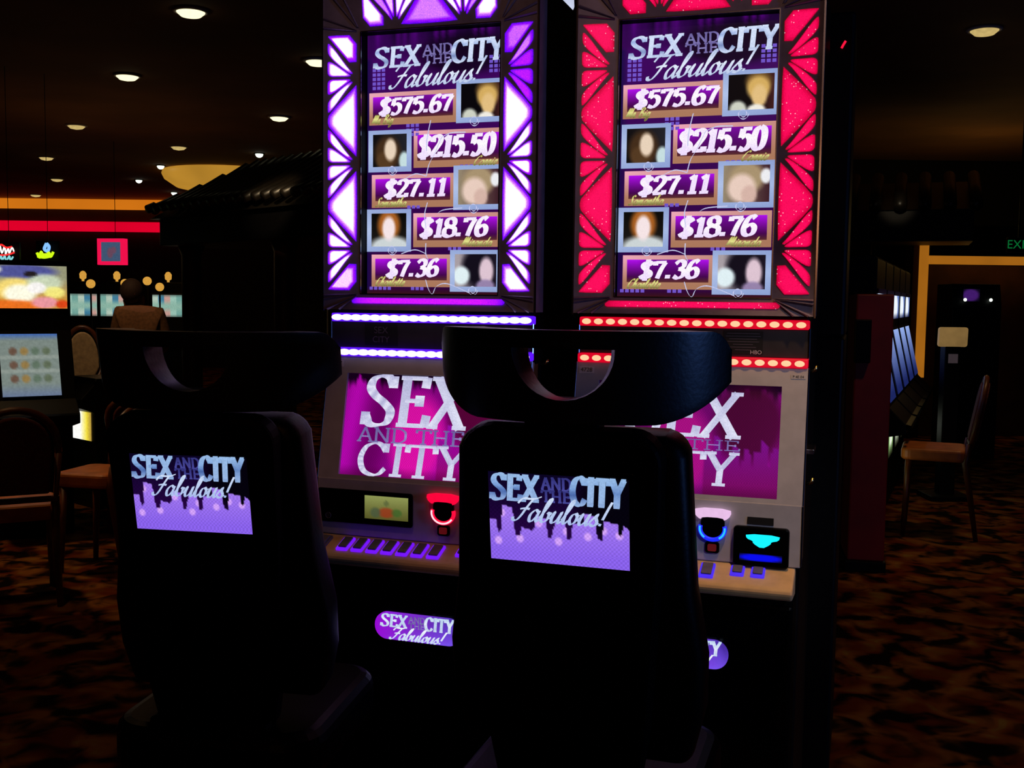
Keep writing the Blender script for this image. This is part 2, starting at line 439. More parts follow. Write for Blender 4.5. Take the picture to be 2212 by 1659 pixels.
SCRIPT = {
    'F': (.70, [('c', [(.66, .98), (.50, .6), (.36, .2), (.22, .0), (.06, .02), (.02, .14)]), ('c', [(.02, .74), (.16, .96), (.46, .96), (.74, .98), (.98, 1.08)]), ('c', [(.22, .50), (.44, .54), (.66, .52)])]),
    'C': (.62, [('c', [(.56, .84), (.46, 1), (.26, .84), (.10, .4), (.18, .04), (.36, .02), (.58, .2)])]),
    'M': (.92, [('c', [(.0, .1), (.12, .2), (.26, .98), (.24, .1)]), ('c', [(.26, .1), (.5, .98), (.50, .1)]), ('c', [(.52, .1), (.76, .98), (.74, .1), (.92, .12)])]),
    'B': (.66, [('c', [(.20, .95), (.14, .5), (.06, .0)]), ('c', [(.06, .82), (.3, 1), (.52, .86), (.30, .54), (.54, .36), (.40, .02), (.06, .06)])]),
    'S': (.58, [('c', [(.56, .84), (.42, 1), (.24, .84), (.34, .5), (.42, .2), (.24, 0), (.04, .12)])]),
    'a': (.54, [('c', [(.40, .42), (.25, .50), (.09, .30), (.11, .05), (.24, .0), (.40, .24), (.44, .48), (.41, .14), (.48, .0), (.60, .14)])]),
    'b': (.50, [('c', [(.0, .14), (.18, .6), (.27, .95), (.19, 1.0), (.11, .7), (.10, .15), (.20, 0), (.37, .1), (.39, .35), (.31, .42), (.50, .38)])]),
    'c': (.40, [('c', [(.32, .40), (.22, .5), (.08, .3), (.12, .04), (.25, 0), (.42, .16)])]),
    'd': (.56, [('c', [(.40, .42), (.25, .50), (.09, .30), (.11, .05), (.24, .0), (.40, .24), (.54, .98), (.42, .14), (.48, .0), (.60, .14)])]),
    'e': (.38, [('c', [(.0, .15), (.25, .25), (.30, .42), (.18, .50), (.08, .3), (.12, .04), (.25, 0), (.42, .16)])]),
    'g': (.54, [('c', [(.40, .42), (.25, .50), (.09, .30), (.11, .05), (.24, .0), (.40, .24), (.44, .48), (.36, -.2), (.22, -.38), (.14, -.2), (.60, .14)])]),
    'h': (.52, [('c', [(.0, .14), (.18, .6), (.27, .95), (.19, 1.0), (.11, .6), (.08, .0)]), ('c', [(.09, .2), (.26, .48), (.36, .36), (.34, .06), (.42, 0), (.54, .14)])]),
    'i': (.28, [('c', [(0, .14), (.12, .48), (.10, .1), (.18, 0), (.30, .14)]), ('l', [(.17, .66), (.21, .74)])]),
    'l': (.28, [('c', [(0, .14), (.18, .6), (.25, .95), (.18, 1), (.10, .7), (.10, .12), (.18, 0), (.30, .14)])]),
    'm': (.72, [('c', [(0, .14), (.08, .46), (.08, 0)]), ('c', [(.08, .1), (.24, .48), (.30, .36), (.29, 0)]), ('c', [(.29, .1), (.46, .48), (.53, .36), (.51, .06), (.60, 0), (.74, .14)])]),
    'n': (.50, [('c', [(0, .14), (.08, .46), (.08, 0)]), ('c', [(.08, .1), (.24, .48), (.32, .36), (.30, .06), (.38, 0), (.52, .14)])]),
    'o': (.46, [('c', [(.30, .48), (.13, .40), (.08, .15), (.20, 0), (.35, .12), (.36, .36), (.26, .48), (.36, .38), (.48, .42)])]),
    'r': (.36, [('c', [(0, .14), (.12, .50), (.24, .44), (.20, .1), (.28, 0), (.38, .14)])]),
    's': (.40, [('c', [(0, .14), (.22, .50), (.22, .34), (.32, .16), (.22, 0), (.06, .05), (.24, .0), (.42, .14)])]),
    't': (.34, [('c', [(0, .14), (.18, .82), (.12, .14), (.20, 0), (.36, .14)]), ('l', [(.02, .58), (.32, .60)])]),
    'u': (.54, [('c', [(0, .14), (.12, .48), (.08, .12), (.18, 0), (.34, .15), (.43, .48), (.40, .12), (.46, 0), (.58, .14)])]),
    '!': (.34, [('c', [(.24, 1.06), (.18, .7), (.13, .28)]), ('l', [(.09, .02), (.11, .12)])]),
    '.': (.2, [('l', [(.06, .0), (.08, .1)])]), ' ': (.3, []),
}


def lay_text(mb, P, text, font, u0, u1, v0, v1, thick=.16, thin=.05, shear=0.0, nib=15, colour=None, w=0.0, arch=0.0, rise=0.0):
    """Letters between u0 and u1 with the baseline at v0 and capitals up to v1; colour(t) by height, sRGB."""
    tw = sum(font[c][0] for c in text) + shear * .5
    na = R(nib); nx, ny = math.cos(na), math.sin(na)
    H = v1 - v0; k = (u1 - u0) / tw
    xo = 0.0

    def put(x_, y_):
        x_ += shear * y_
        f_ = x_ / tw
        return P(u0 + x_ * k, v0 + y_ * H + arch * (1 - (2 * f_ - 1) ** 2) + rise * f_, w)
    asp = k / H     # keep the pen round on screen
    for ch in text:
        adv, strokes = font[ch]
        for kind, pts in strokes:
            segs = [crom(pts)] if kind == 'c' else [[pts[i], pts[i + 1]] for i in range(len(pts) - 1)]
            for q in segs:
                vs, fs, cs = [], [], []
                for i, p in enumerate(q):
                    a, b_ = q[max(i - 1, 0)], q[min(i + 1, len(q) - 1)]
                    dx, dy = (b_[0] - a[0]) * asp, b_[1] - a[1]
                    L = math.hypot(dx, dy) or 1e-6
                    n_ = (-dy / L, dx / L)
                    hw = .5 * (thin + (thick - thin) * abs(n_[0] * nx + n_[1] * ny))
                    for sg in (-1, 1):
                        yy = p[1] + sg * n_[1] * hw
                        vs.append(put(xo + p[0] + sg * n_[0] * hw / asp, yy))
                        cs.append(lin(colour(min(1, max(0, yy)))) if colour else (1, 1, 1))
                    if i: fs.append((2 * i - 2, 2 * i - 1, 2 * i + 1, 2 * i))
                mb.add(vs, fs, cs)
        xo += adv
    return mb


def mixc(a, b_, t):
    t = min(1, max(0, t)); return tuple(a[i] + (b_[i] - a[i]) * t for i in range(3))


def grad(stops):
    def f(t):
        for (t0, c0), (t1, c1) in zip(stops, stops[1:]):
            if t <= t1: return mixc(c0, c1, (t - t0) / (t1 - t0))
        return stops[-1][1]
    return f


SILVER = grad([(0, (205, 218, 246)), (.3, (120, 140, 190)), (.55, (208, 222, 250)), (.8, (150, 172, 222)), (1, (214, 226, 250))])
SILVER_BLUE = grad([(0, (150, 180, 225)), (.35, (70, 100, 165)), (.6, (130, 168, 222)), (1, (150, 185, 228))])
PALE = grad([(0, (190, 205, 235)), (.5, (228, 236, 252)), (1, (180, 196, 230))])
DIM = grad([(0, (120, 110, 170)), (.5, (150, 140, 200)), (1, (105, 95, 155))])
DIM_BLUE = grad([(0, (70, 70, 150)), (1, (50, 50, 120))])
WHITE = grad([(0, (238, 220, 255)), (.5, (255, 250, 255)), (1, (246, 232, 255))])
LEMON = grad([(0, (120, 116, 60)), (.5, (226, 224, 140)), (1, (190, 186, 100))])


def title(name, P, u0, u1, v0, v1, parent, cols=(SILVER, DIM), arch=0.0, rise=0.0, w=.002):
    """The show title on one line: SEX, a small stacked AND THE, CITY."""
    W = u1 - u0; H = v1 - v0
    mb = MB()
    lay_text(mb, P, 'SEX', SERIF, u0, u0 + W * .37, v0, v1 - H * .06, .24, .10, .08, colour=cols[0], w=w, rise=rise * .37)
    r_ = rise * .37
    lay_text(mb, P, 'AND', SERIF, u0 + W * .385, u0 + W * .61, v0 + H * .48 + r_, v1 - H * .08 + r_, .22, .12, 0, colour=cols[1], w=w, rise=rise * .23)
    lay_text(mb, P, 'THE', SERIF, u0 + W * .385, u0 + W * .61, v0 + H * .02 + r_, v0 + H * .44 + r_, .22, .12, 0, colour=cols[1], w=w, rise=rise * .23)
    lay_text(mb, P, 'CITY', SERIF, u0 + W * .60, u1, v0 + rise * .6, v1 + rise * .6, .24, .10, .08, colour=cols[0], w=w + .0004, rise=rise * .4)
    return mb.build(name, M['text'], parent)


def script_word(name, P, u0, u1, v0, v1, parent, colour=PALE, rise=0.0, w=.0026, thick=.13, thin=.045, text='Fabulous!'):
    mb = MB(); lay_text(mb, P, text, SCRIPT, u0, u1, v0, v1, thick, thin, .45, 30, colour, w, rise=rise)
    return mb.build(name, M['text'], parent)


def plain_text(name, body, P, u, v, size, material, parent, w=.0008):
    cu = bpy.data.curves.new('lettering_curve', 'FONT'); cu.body = body; cu.size = size; cu.align_x = 'CENTER'; cu.align_y = 'CENTER'
    tmp = bpy.data.objects.new('lettering_curve', cu); COL.objects.link(tmp)
    dg = bpy.context.evaluated_depsgraph_get()
    me0 = bpy.data.meshes.new_from_object(tmp.evaluated_get(dg))
    mb = MB(); mb.add([P(u + p.co.x, v + p.co.y, w) for p in me0.vertices], [tuple(f.vertices) for f in me0.polygons])
    bpy.data.objects.remove(tmp); bpy.data.curves.remove(cu); bpy.data.meshes.remove(me0)
    return mb.build(name, material, parent)


# ---------------------------------------------------------------- room shell
def slab(name, x0, x1, y0, y1, z0, z1, material): return struct(MB().box(x0, x1, y0, y1, z0, z1).build(name, material))


CEIL = 3.5
slab('floor', -13, 13, -5, 23, -.1, 0, M['carpet'])
slab('ceiling', -13, 13, -5, 23, CEIL, CEIL + .1, M['ceiling'])
slab('wall_back', -13, 13, 22.5, 23, 0, CEIL, M['wallm'])
slab('wall_left', -13, -12.7, -5, 23, 0, CEIL, M['wallm'])
slab('wall_right', 12.7, 13, -5, 23, 0, CEIL, M['wallm'])
slab('wall_front', -13, 13, -5, -4.7, 0, CEIL, M['wallm'])

# ---------------------------------------------------------------- the two tall slot machines
TH = R(18.27)
VIOLET = dict(edge=lin((84, 0, 225)), mid=lin((178, 24, 255)), core=tuple(1.5 * v for v in lin((255, 232, 255))))
CRIMSON = dict(edge=lin((196, 0, 52)), mid=lin((246, 6, 84)), core=lin((255, 12, 92)))


def glowcol(pal, g, lum):
    """Backlight colour at depth g into a petal (0 rim, 1 middle) of a petal whose lamp gives lum."""
    t = g * lum
    if t < .45: return mixc(pal['edge'], pal['mid'], t / .45)
    return mixc(pal['mid'], pal['core'], (t - .45) / .4)


def fan_panel(P, width, b0, b1, nh, pal, lums):
    """Sunburst light panel: hubs along the inner edge (u = 0), petals opening to the outer edge (u = width)."""
    mb = MB(); step = (b1 - b0) / nh; hs = step / 2; it = iter(lums * 20)

    def petal(poly, n=2):
        lum = next(it)
        q = chaikin([(a * width, b_) for a, b_ in poly], n)
        mb.rings(P, q, [(1, glowcol(pal, 0, lum)), (.91, glowcol(pal, .2, lum)), (.78, glowcol(pal, .5, lum)), (.60, glowcol(pal, 1, lum)), (.02, glowcol(pal, 1, lum))], .002)
    for i in range(nh):
        h = b0 + hs + i * step
        y = lambda f: h + f * hs
        for sg in (-1, 1):
            petal([(.12, y(sg * .09)), (.28, y(sg * .20)), (.96, y(sg * .86)), (1.0, y(sg * .70)), (.96, y(sg * .50)), (.28, y(sg * .09))])
            petal([(.18, y(sg * .025)), (.60, y(sg * .03)), (.98, y(sg * .03)), (1.0, y(sg * .24)), (.98, y(sg * .44)), (.30, y(sg * .11))])
    for i in range(nh + 1):
        c = b0 + i * step
        lo, hi = max(b0, c - hs * .84), min(b1, c + hs * .84)
        if i == 0: petal([(.02, b0 + .002), (.97, b0 + .002), (.97, b0 + .06 * hs), (.03, hi)], 1)
        elif i == nh: petal([(.02, b1 - .002), (.03, lo), (.97, b1 - .06 * hs), (.97, b1 - .002)], 1)
        else: petal([(.02, lo), (.06, lo + .03 * hs), (.94, c - hs * .17), (1.0, c), (.94, c + hs * .17), (.06, hi - .03 * hs), (.02, hi), (.0, c)], 1)
    return mb


def blob(s, t, cx, cy, rx, ry): return max(0.0, min(1.0, 3.0 * (1 - math.hypot((s - cx) / rx, (t - cy) / ry))))


PORTRAITS = [
    dict(bg=lambda s, t: mixc((8, 6, 10), (96, 40, 40), (s - .6) * 1.6), lay=[((110, 80, 40), .66, .22, .34, .36), ((212, 172, 96), .66, .40, .30, .40), ((226, 190, 128), .68, .62, .20, .38), ((206, 210, 196), .22, .98, .22, .28), ((240, 236, 226), .62, 1.02, .24, .2)]),
    dict(bg=lambda s, t: mixc((14, 12, 14), (34, 34, 40), s), lay=[((66, 44, 26), .44, .58, .46, .62), ((84, 58, 34), .36, .80, .30, .34), ((232, 210, 186), .52, .48, .21, .40), ((198, 222, 224), .93, .84, .18, .34)]),
    dict(bg=lambda s, t: mixc((150, 136, 112), (60, 30, 40), s), lay=[((168, 146, 112), .50, .34, .46, .5), ((232, 204, 190), .40, .62, .36, .46), ((214, 180, 168), .56, .80, .2, .3), ((236, 236, 240), .92, .30, .14, .24)]),
    dict(bg=lambda s, t: mixc((8, 8, 6), (30, 26, 22), t), lay=[((166, 94, 34), .50, .36, .38, .56), ((204, 212, 214), .55, 1.04, .72, .42), ((246, 228, 230), .50, .46, .22, .42)]),
    dict(bg=lambda s, t: mixc((168, 158, 164), (26, 20, 34), (s - .1) * 2.2), lay=[((18, 14, 26), .55, .40, .44, .66), ((224, 240, 244), .16, .66, .24, .34), ((222, 196, 210), .76, .52, .20, .50), ((150, 130, 170), .74, .98, .26, .24)]),
]
AMOUNTS = ['$575.67', '$215.50', '$27.11', '$18.76', '$7.36']
NAMES = ['Mr. Big', 'Carrie', 'Samantha', 'Miranda', 'Charlotte']
# (banner x0, x1, y0, y1), (portrait x0, x1, y0, y1), amount x0, x1, name x0, x1 in fractions of the picture, y downwards
ROWS = [((.015, .655, .222, .345), (.650, 1.0, .190, .350), .085, .625, .03, .20),
        ((.345, .985, .372, .512), (.010, .330, .365, .525), .375, .925, .77, .95),
        ((.035, .640, .535, .662), (.635, .99, .508, .675), .125, .590, .06, .30),
        ((.345, .975, .685, .815), (.000, .330, .668, .832), .390, .885, .69, .92),
        ((.035, .620, .843, .968), (.615, .98, .826, .985), .140, .535, .06, .29)]


def upper_screen(root):
    """32 inch upright picture behind the sunburst frame."""
    Pf = front(0, .045, 0)
    X0, X1, Z0, Z1 = -.205, .205, 1.511, 2.230
    W, H = X1 - X0, Z1 - Z0
    P = Pl(Pf(X0, Z1), (1, 0, 0), (0, 0, 1), (0, -1, 0))
    G = lambda f: f * W
    V = lambda f: -f * H

    def back(s, t):
        cur = .5 + .5 * math.sin(s * 70 + 3 * math.sin(s * 23)) * max(0, 1 - t / .09)
        c = mixc((64, 6, 96), (44, 2, 62), t)
        c = mixc(c, (26, 10, 70), max(0, 1 - s / .05))
        if t < .09: c = mixc((22, 4, 40), (96, 6, 140), cur * .8)
        c = mixc(c, (8, 2, 14), .75 * blob(s, t, .72, .09, .42, .09))
        return mixc(c, (60, 20, 12), max(0, (t - .97) / .03))
    sc = MB().grid(P, 0, W, -H, 0, 40, 60, back).build('display_screen', M['screen'], root)
    for cx0, cy0, nx_, ny_ in ((.04, .130, 3, 5), (.88, .105, 4, 4), (.56 - .27, .345, 3, 3), (.68, .505, 3, 2), (.30, .655, 3, 1), (.60, .815, 3, 1), (.02, .968, 5, 1), (.33, .968, 3, 1)):
        cells = MB()
        for i in range(nx_):
            for j in range(ny_):
                cells.pbox(P, G(cx0 + i * .034), G(cx0 + i * .034 + .024), V(cy0 + j * .017 + .012), V(cy0 + j * .017), .0006, .0010, lin((112, 84, 200)))
        cells.build('lit_window_cluster', M['text'], sc)
    title('title_lettering', P, G(.05), G(.985), V(.128), V(.050), sc, rise=.006)
    script_word('script_lettering', P, G(.16), G(.84), V(.208), V(.125), sc, rise=.010)
    for k, ((bx0, bx1, by0, by1), (px0, px1, py0, py1), ax0, ax1, nx0, nx1) in enumerate(ROWS):
        fr = MB()
        ftop, fbot = (236, 168, 184), (170, 120, 92)
        fcol = lambda s, t, k=k: mixc(mixc(ftop, (196, 140, 128), s), fbot, (t - .1) * 1.4)
        fr.grid(P, G(bx0), G(bx1), V(by1), V(by0), 8, 8, fcol, .0008)

        def inner(s, t):
            c = mixc((176, 14, 236), (60, 4, 66), t * 1.25)
            c = mixc(c, (52, 4, 66), .45 * blob(s, t, .5, .2, .35, .6))
            return mixc(c, (110, 70, 30), .6 * max(0, t - .75) / .25)
        fr.grid(P, G(bx0 + .028), G(bx1 - .028), V(by1 - .026), V(by0 + .016), 16, 8, inner, .0014)
        bn = fr.build('prize_banner', M['screen'], sc)
        am = MB()
        v0, v1 = V(by1 - .038), V(by0 + .024)
        lay_text(am, P, AMOUNTS[k], SERIF, G(ax0), G(ax1), v0, v1, .30, .13, .16, 12, WHITE, .002, rise=.004)
        am.build('prize_lettering', M['text'], sc)
        nm = MB(); lay_text(nm, P, NAMES[k], SCRIPT, G(nx0), G(nx1), V(by1 - .004), V(by1 - .038), .17, .08, .5, 30, LEMON, .0024)
        nm.build('name_lettering', M['text'], sc)
        po = MB()
        po.grid(P, G(px0), G(px1), V(py1), V(py0), 6, 6, lambda s, t: mixc((176, 194, 232), (140, 160, 210), abs(2 * t - 1) * .7 + .3 * s), .0016)
        sp = PORTRAITS[k]

        def face(s, t):
            c = sp['bg'](s, t)
            for col_, cx, cy, rx, ry in sp['lay']: c = mixc(c, col_, blob(s, t, cx, cy, rx, ry))
            return c
        po.grid(P, G(px0 + .035), G(px1 - .035), V(py1 - .020), V(py0 + .016), 30, 26, face, .0022)
        po.build('portrait_tile', M['screen'], sc)
    sw = MB()
    lines = [[(.47, .335), (.445, .40), (.44, .45)], [(.55, .40), (.50, .46), (.46, .50), (.44, .545)], [(.45, .645), (.43, .69), (.44, .74)], [(.44, .80), (.44, .84), (.46, .865)],
             [(.44, .94), (.46, .975), (.49, .995), (.52, .965), (.60, .955), (.76, .99)], [(.50, .70), (.56, .675), (.70, .668)], [(.28, .555), (.36, .535), (.44, .545)], [(.26, .84), (.36, .825), (.44, .84)], [(.55, .40), (.62, .385), (.72, .385)]]
    for k, (b_, p_, *_r) in enumerate(ROWS):
        cx = .78 if k % 2 == 0 else .19
        cy = p_[3] - .006
        lines.append([(cx + .035 * math.cos(a / 9 * 2 * PI) * (1 - .04 * a), cy + .020 * math.sin(a / 9 * 2 * PI) * (1 - .04 * a)) for a in range(14)])
    for q in lines:
        q = crom(q, 6); vs, fs = [], []
        for i, p in enumerate(q):
            a, b_ = q[max(i - 1, 0)], q[min(i + 1, len(q) - 1)]
            dx, dy = (b_[0] - a[0]) * W, (b_[1] - a[1]) * H; L = math.hypot(dx, dy) or 1
            hw = .0014
            for sg in (-1, 1): vs.append(P(G(p[0]) - sg * -dy / L * hw, V(p[1]) - sg * dx / L * hw, .003))
            if i: fs.append((2 * i - 2, 2 * i - 1, 2 * i + 1, 2 * i))
        sw.add(vs, fs, lin((196, 200, 236)))
    sw.build('swirl_line', M['text'], sc)
    return sc


SKY = [(.0, .46), (.045, .46), (.06, .30), (.085, .34), (.095, .63), (.17, .60), (.185, .30), (.22, .30), (.235, .39), (.31, .36), (.33, .40), (.345, .54), (.41, .50), (.425, .30), (.45, .30), (.465, .40), (.49, .50), (.55, .48), (.565, .28), (.59, .30), (.605, .48), (.68, .47), (.69, .60), (.76, .57), (.775, .34), (.81, .30), (.825, .53), (.92, .50), (.93, .36), (.95, .40), (.96, .50), (1.0, .44)]


def sky_h(s):
    for (a, h0), (b_, h1) in zip(SKY, SKY[1:]):
        if a <= s <= b_: return h0 + (h1 - h0) * (s - a) / max(1e-6, b_ - a)
    return .4


def slot_machine(loc, label, pal, kind):
    violet = kind == 'violet'
    root = thing('slot_machine', label, 'slot machine', (loc[0], loc[1], 0), -TH, 'tall slot machines with sunburst frames')
    yz = lambda p, x_: (x_, p[0], p[1])
    # body: plinth, belly, slanted lower front, light-bar zone and top box
    MB().prism([(.50, 0), (.02, 0), (.02, .10), (-.045, .12), (-.045, .775), (-.06, .84), (-.06, 1.0), (.012, 1.345), (.03, 1.36), (.03, 1.47), (.50, 1.47)], yz, -.297, .297).build('cabinet', M['cabinet'], root, .006)
    MB().box(-.305, .305, .06, .50, 1.47, 2.34).build('top_box', M['cabinet'], root, .006)
    MB().prism([(.015, .16), (-.052, .16), (-.052, .74), (.015, .74)], yz, -.285, .285).build('belly_door', M['gloss'], root, .01)
    # sunburst frame: four sloping boards round the opening
    OX, OZ0, OZ1, IX, IZ0, IZ1 = .311, 1.469, 2.345, .203, 1.513, 2.228
    yo, yi = -.016, .0
    fr = MB()
    o4 = [(-OX, OZ0), (OX, OZ0), (OX, OZ1), (-OX, OZ1)]; i4 = [(-IX, IZ0), (IX, IZ0), (IX, IZ1), (-IX, IZ1)]
    vs = [(x_, yo, z_) for x_, z_ in o4] + [(x_, yi, z_) for x_, z_ in i4] + [(x_, .06, z_) for x_, z_ in o4] + [(x_, .05, z_) for x_, z_ in i4]
    fs = []
    for k in range(4):
        n_ = (k + 1) % 4
        fs += [(k, n_, 4 + n_, 4 + k), (n_, k, 8 + k, 8 + n_)]
    fr.add(vs, fs)
    frame = fr.build('sunburst_frame', M['frame'], root)
    sr = MB(); sr.add([(x_, yi, z_) for x_, z_ in i4] + [(x_ * 1.02, .05, z_) for x_, z_ in i4], [(k, (k + 1) % 4, 4 + (k + 1) % 4, 4 + k) for k in range(4)])
    sr.build('screen_surround', M['shell'], root)
    # raised rays in the four mitred corners
    for sx in (-1, 1):
        for zo, zi, sz in ((OZ0, IZ0, -1), (OZ1, IZ1, 1)):
            for t in (.12, .34, .56, .78):
                a = (sx * IX, zi); oc = (sx * OX, zi + (zo - zi) * t * 1.0) if t < .5 else (sx * (IX + (OX - IX) * (1 - (t - .5) * 1.6)), zo)
                dx, dz = oc[0] - a[0], oc[1] - a[1]; L = math.hypot(dx, dz); nx_, nz_ = -dz / L * .004, dx / L * .004
                p0 = (a[0] + dx * .10, a[1] + dz * .10)
                k0, k1 = .3, 1.0
                ypl = lambda f: yi + (yo - yi) * f - .003
                MB().add([(p0[0] - nx_ * k0, ypl(.1), p0[1] - nz_ * k0), (p0[0] + nx_ * k0, ypl(.1), p0[1] + nz_ * k0), (oc[0] + nx_ * k1 - dx * .04, ypl(.96), oc[1] + nz_ * k1 - dz * .04), (oc[0] - nx_ * k1 - dx * .04, ypl(.96), oc[1] - nz_ * k1 - dz * .04),
                          (p0[0], ypl(.1) - .004, p0[1]), (oc[0] - dx * .04, ypl(.96) - .006, oc[1] - dz * .04)], [(0, 4, 5, 3), (4, 1, 2, 5), (3, 5, 2)]).build('corner_ray', M['frame'], frame)
    for sx in (-1, 1): MB().box(sx * OX - .0022, sx * OX + .0022, yo - .003, yo + .003, OZ0 - .004, OZ1).build('chrome_edge', M['chrome'], frame)
    rim = MB()
    for sx in (-1, 1): rim.box(sx * IX - .0015, sx * IX + .0015, yi - .003, yi, IZ0, IZ1)
    for z_ in (IZ0, IZ1): rim.box(-IX, IX, yi - .003, yi, z_ - .0015, z_ + .0015)
    rim.build('inner_rim', M['chrome'], frame)
    pm = M['violetpanel'] if violet else M['redpanel']
    sl = (yi - yo) / (OX - IX); wn = Vector((0, -1, 0))
    L1 = [1, .95, 1, 1, 1, 1, .9, 1, 1, .85, 1, 1, .62, 1, 1, .80] if violet else [1.0, .92, 1, .95, .9]
    L2 = [1, 1, 1, .96, 1, .9, 1, 1, .45, .42, .5, .40, 1, 1, 1, .48] if violet else [1.0, .95, .9, 1]
    Pr = Pl((IX + .010, yi - .001, 0), (1, -sl, 0), (0, 0, 1), (-sl, -1, 0))
    Plf = Pl((-IX - .010, yi - .001, 0), (-1, -sl, 0), (0, 0, 1), (sl, -1, 0))
    fan_panel(Plf, .086, 1.521, 2.222, 3, pal, L1).build('light_panel', pm, root)
    fan_panel(Pr, .086, 1.521, 2.222, 3, pal, L2).build('light_panel', pm, root)
    st = (yi - yo) / (OZ1 - IZ1)
    Pt = Pl((0, yi - .001, IZ1 + .010), (0, -st, 1), (1, 0, 0), (0, -1, -st))
    fan_panel(Pt, .098, -.196, .196, 2, pal, [.5, .6, 1, 1, 1, .9, .5, .7, 1, .5, 1] if violet else [1, .92]).build('light_panel', pm, root)
    sb = (yi - yo) / (IZ0 - OZ0)
    Pb = Pl((0, yi - .0055, IZ0 - .011), (1, 0, 0), (0, -sb, -1), (0, -1, sb))
    strip = MB()
    q = rrect(-.225, .225, .0, .017, .008)
    e0, e1 = (glowcol(pal, 0, 1), lin((196, 20, 252)) if violet else glowcol(pal, .8, 1))
    strip.rings(Pb, q, [(1, e0), (.9, mixc(e0, e1, .6)), (.7, e1), (.02, e1)], .002)
    strip.build('light_panel', pm, root)
    upper_screen(root)
    # light bars with their rows of lamps
    hot = glow('violet_lamp' if violet else 'red_lamp', (255, 236, 255) if violet else (255, 196, 150), 1.6 if violet else 1.15, .03)
    cov = glow('violet_diffuser' if violet else 'red_diffuser', (96, 20, 255) if violet else (236, 0, 40), 1.0 if violet else .85, .15)
    for z_ in (1.447, 1.350):
        y_ = .012 if z_ > 1.4 else -.002
        Pq = front(0, y_, z_)
        bar = MB().pbox(Pq, -.298, .298, -.012, .012, -.03, .006).build('light_bar', cov, root, .004)
        n_ = 20 if violet else 18
        for k in range(n_):
            u = -.278 + .556 * k / (n_ - 1)
            c = Pq(u, 0, .007)
            MB().ball(c, (.0185, .005, .0088) if violet else (.0125, .004, .0078), 12, 7).build('bar_lamp', hot, bar, 0, True)
    # dark plate between the bars, with its printed decals
    pl_ = MB().box(-.297, .297, .012, .03, 1.363, 1.436).build('glass_plate', M['plate'], root, .002)
    Pp = front(0, .0115, 1.40)
    for u0, u1 in ((-.195, -.095), (.085, .185)):
        d = MB().pbox(Pp, u0, u1, -.030, .030, 0, .001).build('decal', M['decal'], pl_)
    plain_text('decal_lettering', 'SEX', Pp, -.145, .012, .026, M['print'], pl_, .002)
    plain_text('decal_lettering', 'CITY', Pp, -.145, -.014, .024, M['print'], pl_, .002)
    info = MB()
    for k in range(7):
        wd = (.082, .088, .07, .08, .05, .066, .04)[k] / 2
        info.pbox(Pp, .135 - wd, .135 + wd, .022 - k * .007, .0235 - k * .007, .001, .0016)
    info.build('decal_print', M['print'], pl_)
    plain_text('decal_lettering', 'HBO', Pp, .168, -.025, .014, M['label'], pl_, .002)
    # slanted lower front: bezel, main screen, number label
    A, B = Vector((0, .008, 1.338)), Vector((0, -.062, 1.0))
    up = (A - B).normalized()
    P = Pl(B, (1, 0, 0), up, (0, -up.z, up.y)); Hs = (A - B).length
    bz = MB()
    s0, s1, t0, t1 = -.237, .237, .012, .296
    for a0, a1, c0, c1 in ((-.299, s0, -.0, Hs), (s1, .299, 0, Hs), (s0, s1, t1, Hs), (s0, s1, 0, t0)): bz.pbox(P, a0, a1, c0, c1, -.02, .010)
    bezel = bz.build('bezel', M['bezel'], root)
    MB().box(-.299, .299, -.073, -.05, .845, 1.003).build('service_panel', M['bezel'], root, .003)
    for sx in (-1, 1):
        MB().tube([P(sx * .3005, 0, .008), P(sx * .3005, Hs, .008)], .0026, 6).build('chrome_edge', M['chrome'], bezel)
        MB().tube([(sx * .3005, -.072, .85), (sx * .3005, -.072, 1.0)], .0026, 6).build('chrome_edge', M['chrome'], bezel)
        MB().tube([(sx * .299, .010, 1.36), (sx * .299, .010, 1.438)], .0026, 6).build('chrome_edge', M['chrome'], pl_)

    def curtain(s, t):
        ray = .5 + .5 * math.sin(9 * (s + .18 * t) + 2.2 * math.sin(5 * s))
        c = mixc((104, 0, 96), (176, 6, 170), ray)
        c = mixc(c, (232, 20, 168), .8 * blob(s, t, .47, .62, .20, .5))
        fr_ = max(0, 1 - t / (.10 + .05 * math.sin(s * 60) + .03 * math.sin(s * 151)))
        c = mixc(c, (20, 0, 24), min(1, fr_ * 1.8))
        c = mixc(c, (70, 2, 34), .8 * blob(s, t, .84, .34, .22, .42))
        h = sky_h((s - .62) * 2.4 % 1.0) * .9 if s > .60 else 0
        if s > .60 and t > 1 - h * .95: c = mixc((150, 14, 170), (150, 6, 110), (t - .5) * 2)
        return mixc(c, (70, 0, 50), .5 * max(0, t - .9) / .1)
    msn = MB().grid(P, s0, s1, t0, t1, 80, 48, (curtain if violet else lambda s, t: mixc(curtain(s, t), (40, 0, 40), .28)), .001).build('main_screen', M['mainscreen'], root)
    DIA = lambda t: mixc((176, 176, 214), (230, 232, 250), .5 + .5 * math.sin(t * 43))
    lm = MB(); Ws = s1 - s0; Ht = t1 - t0
    ta = dict(x=(.115, .77), c=(.10, .80), sex=(.50, .985), an=(.335, .475), city=(.015, .325)) if violet else dict(x=(.17, .80), c=(.15, .79), sex=(.52, .925), an=(.405, .495), city=(.09, .385))
    lay_text(lm, P, 'SEX', SERIF, s0 + ta['x'][0] * Ws, s0 + ta['x'][1] * Ws, t0 + ta['sex'][0] * Ht, t0 + ta['sex'][1] * Ht, .20, .055, .05, 12, DIA, .002)
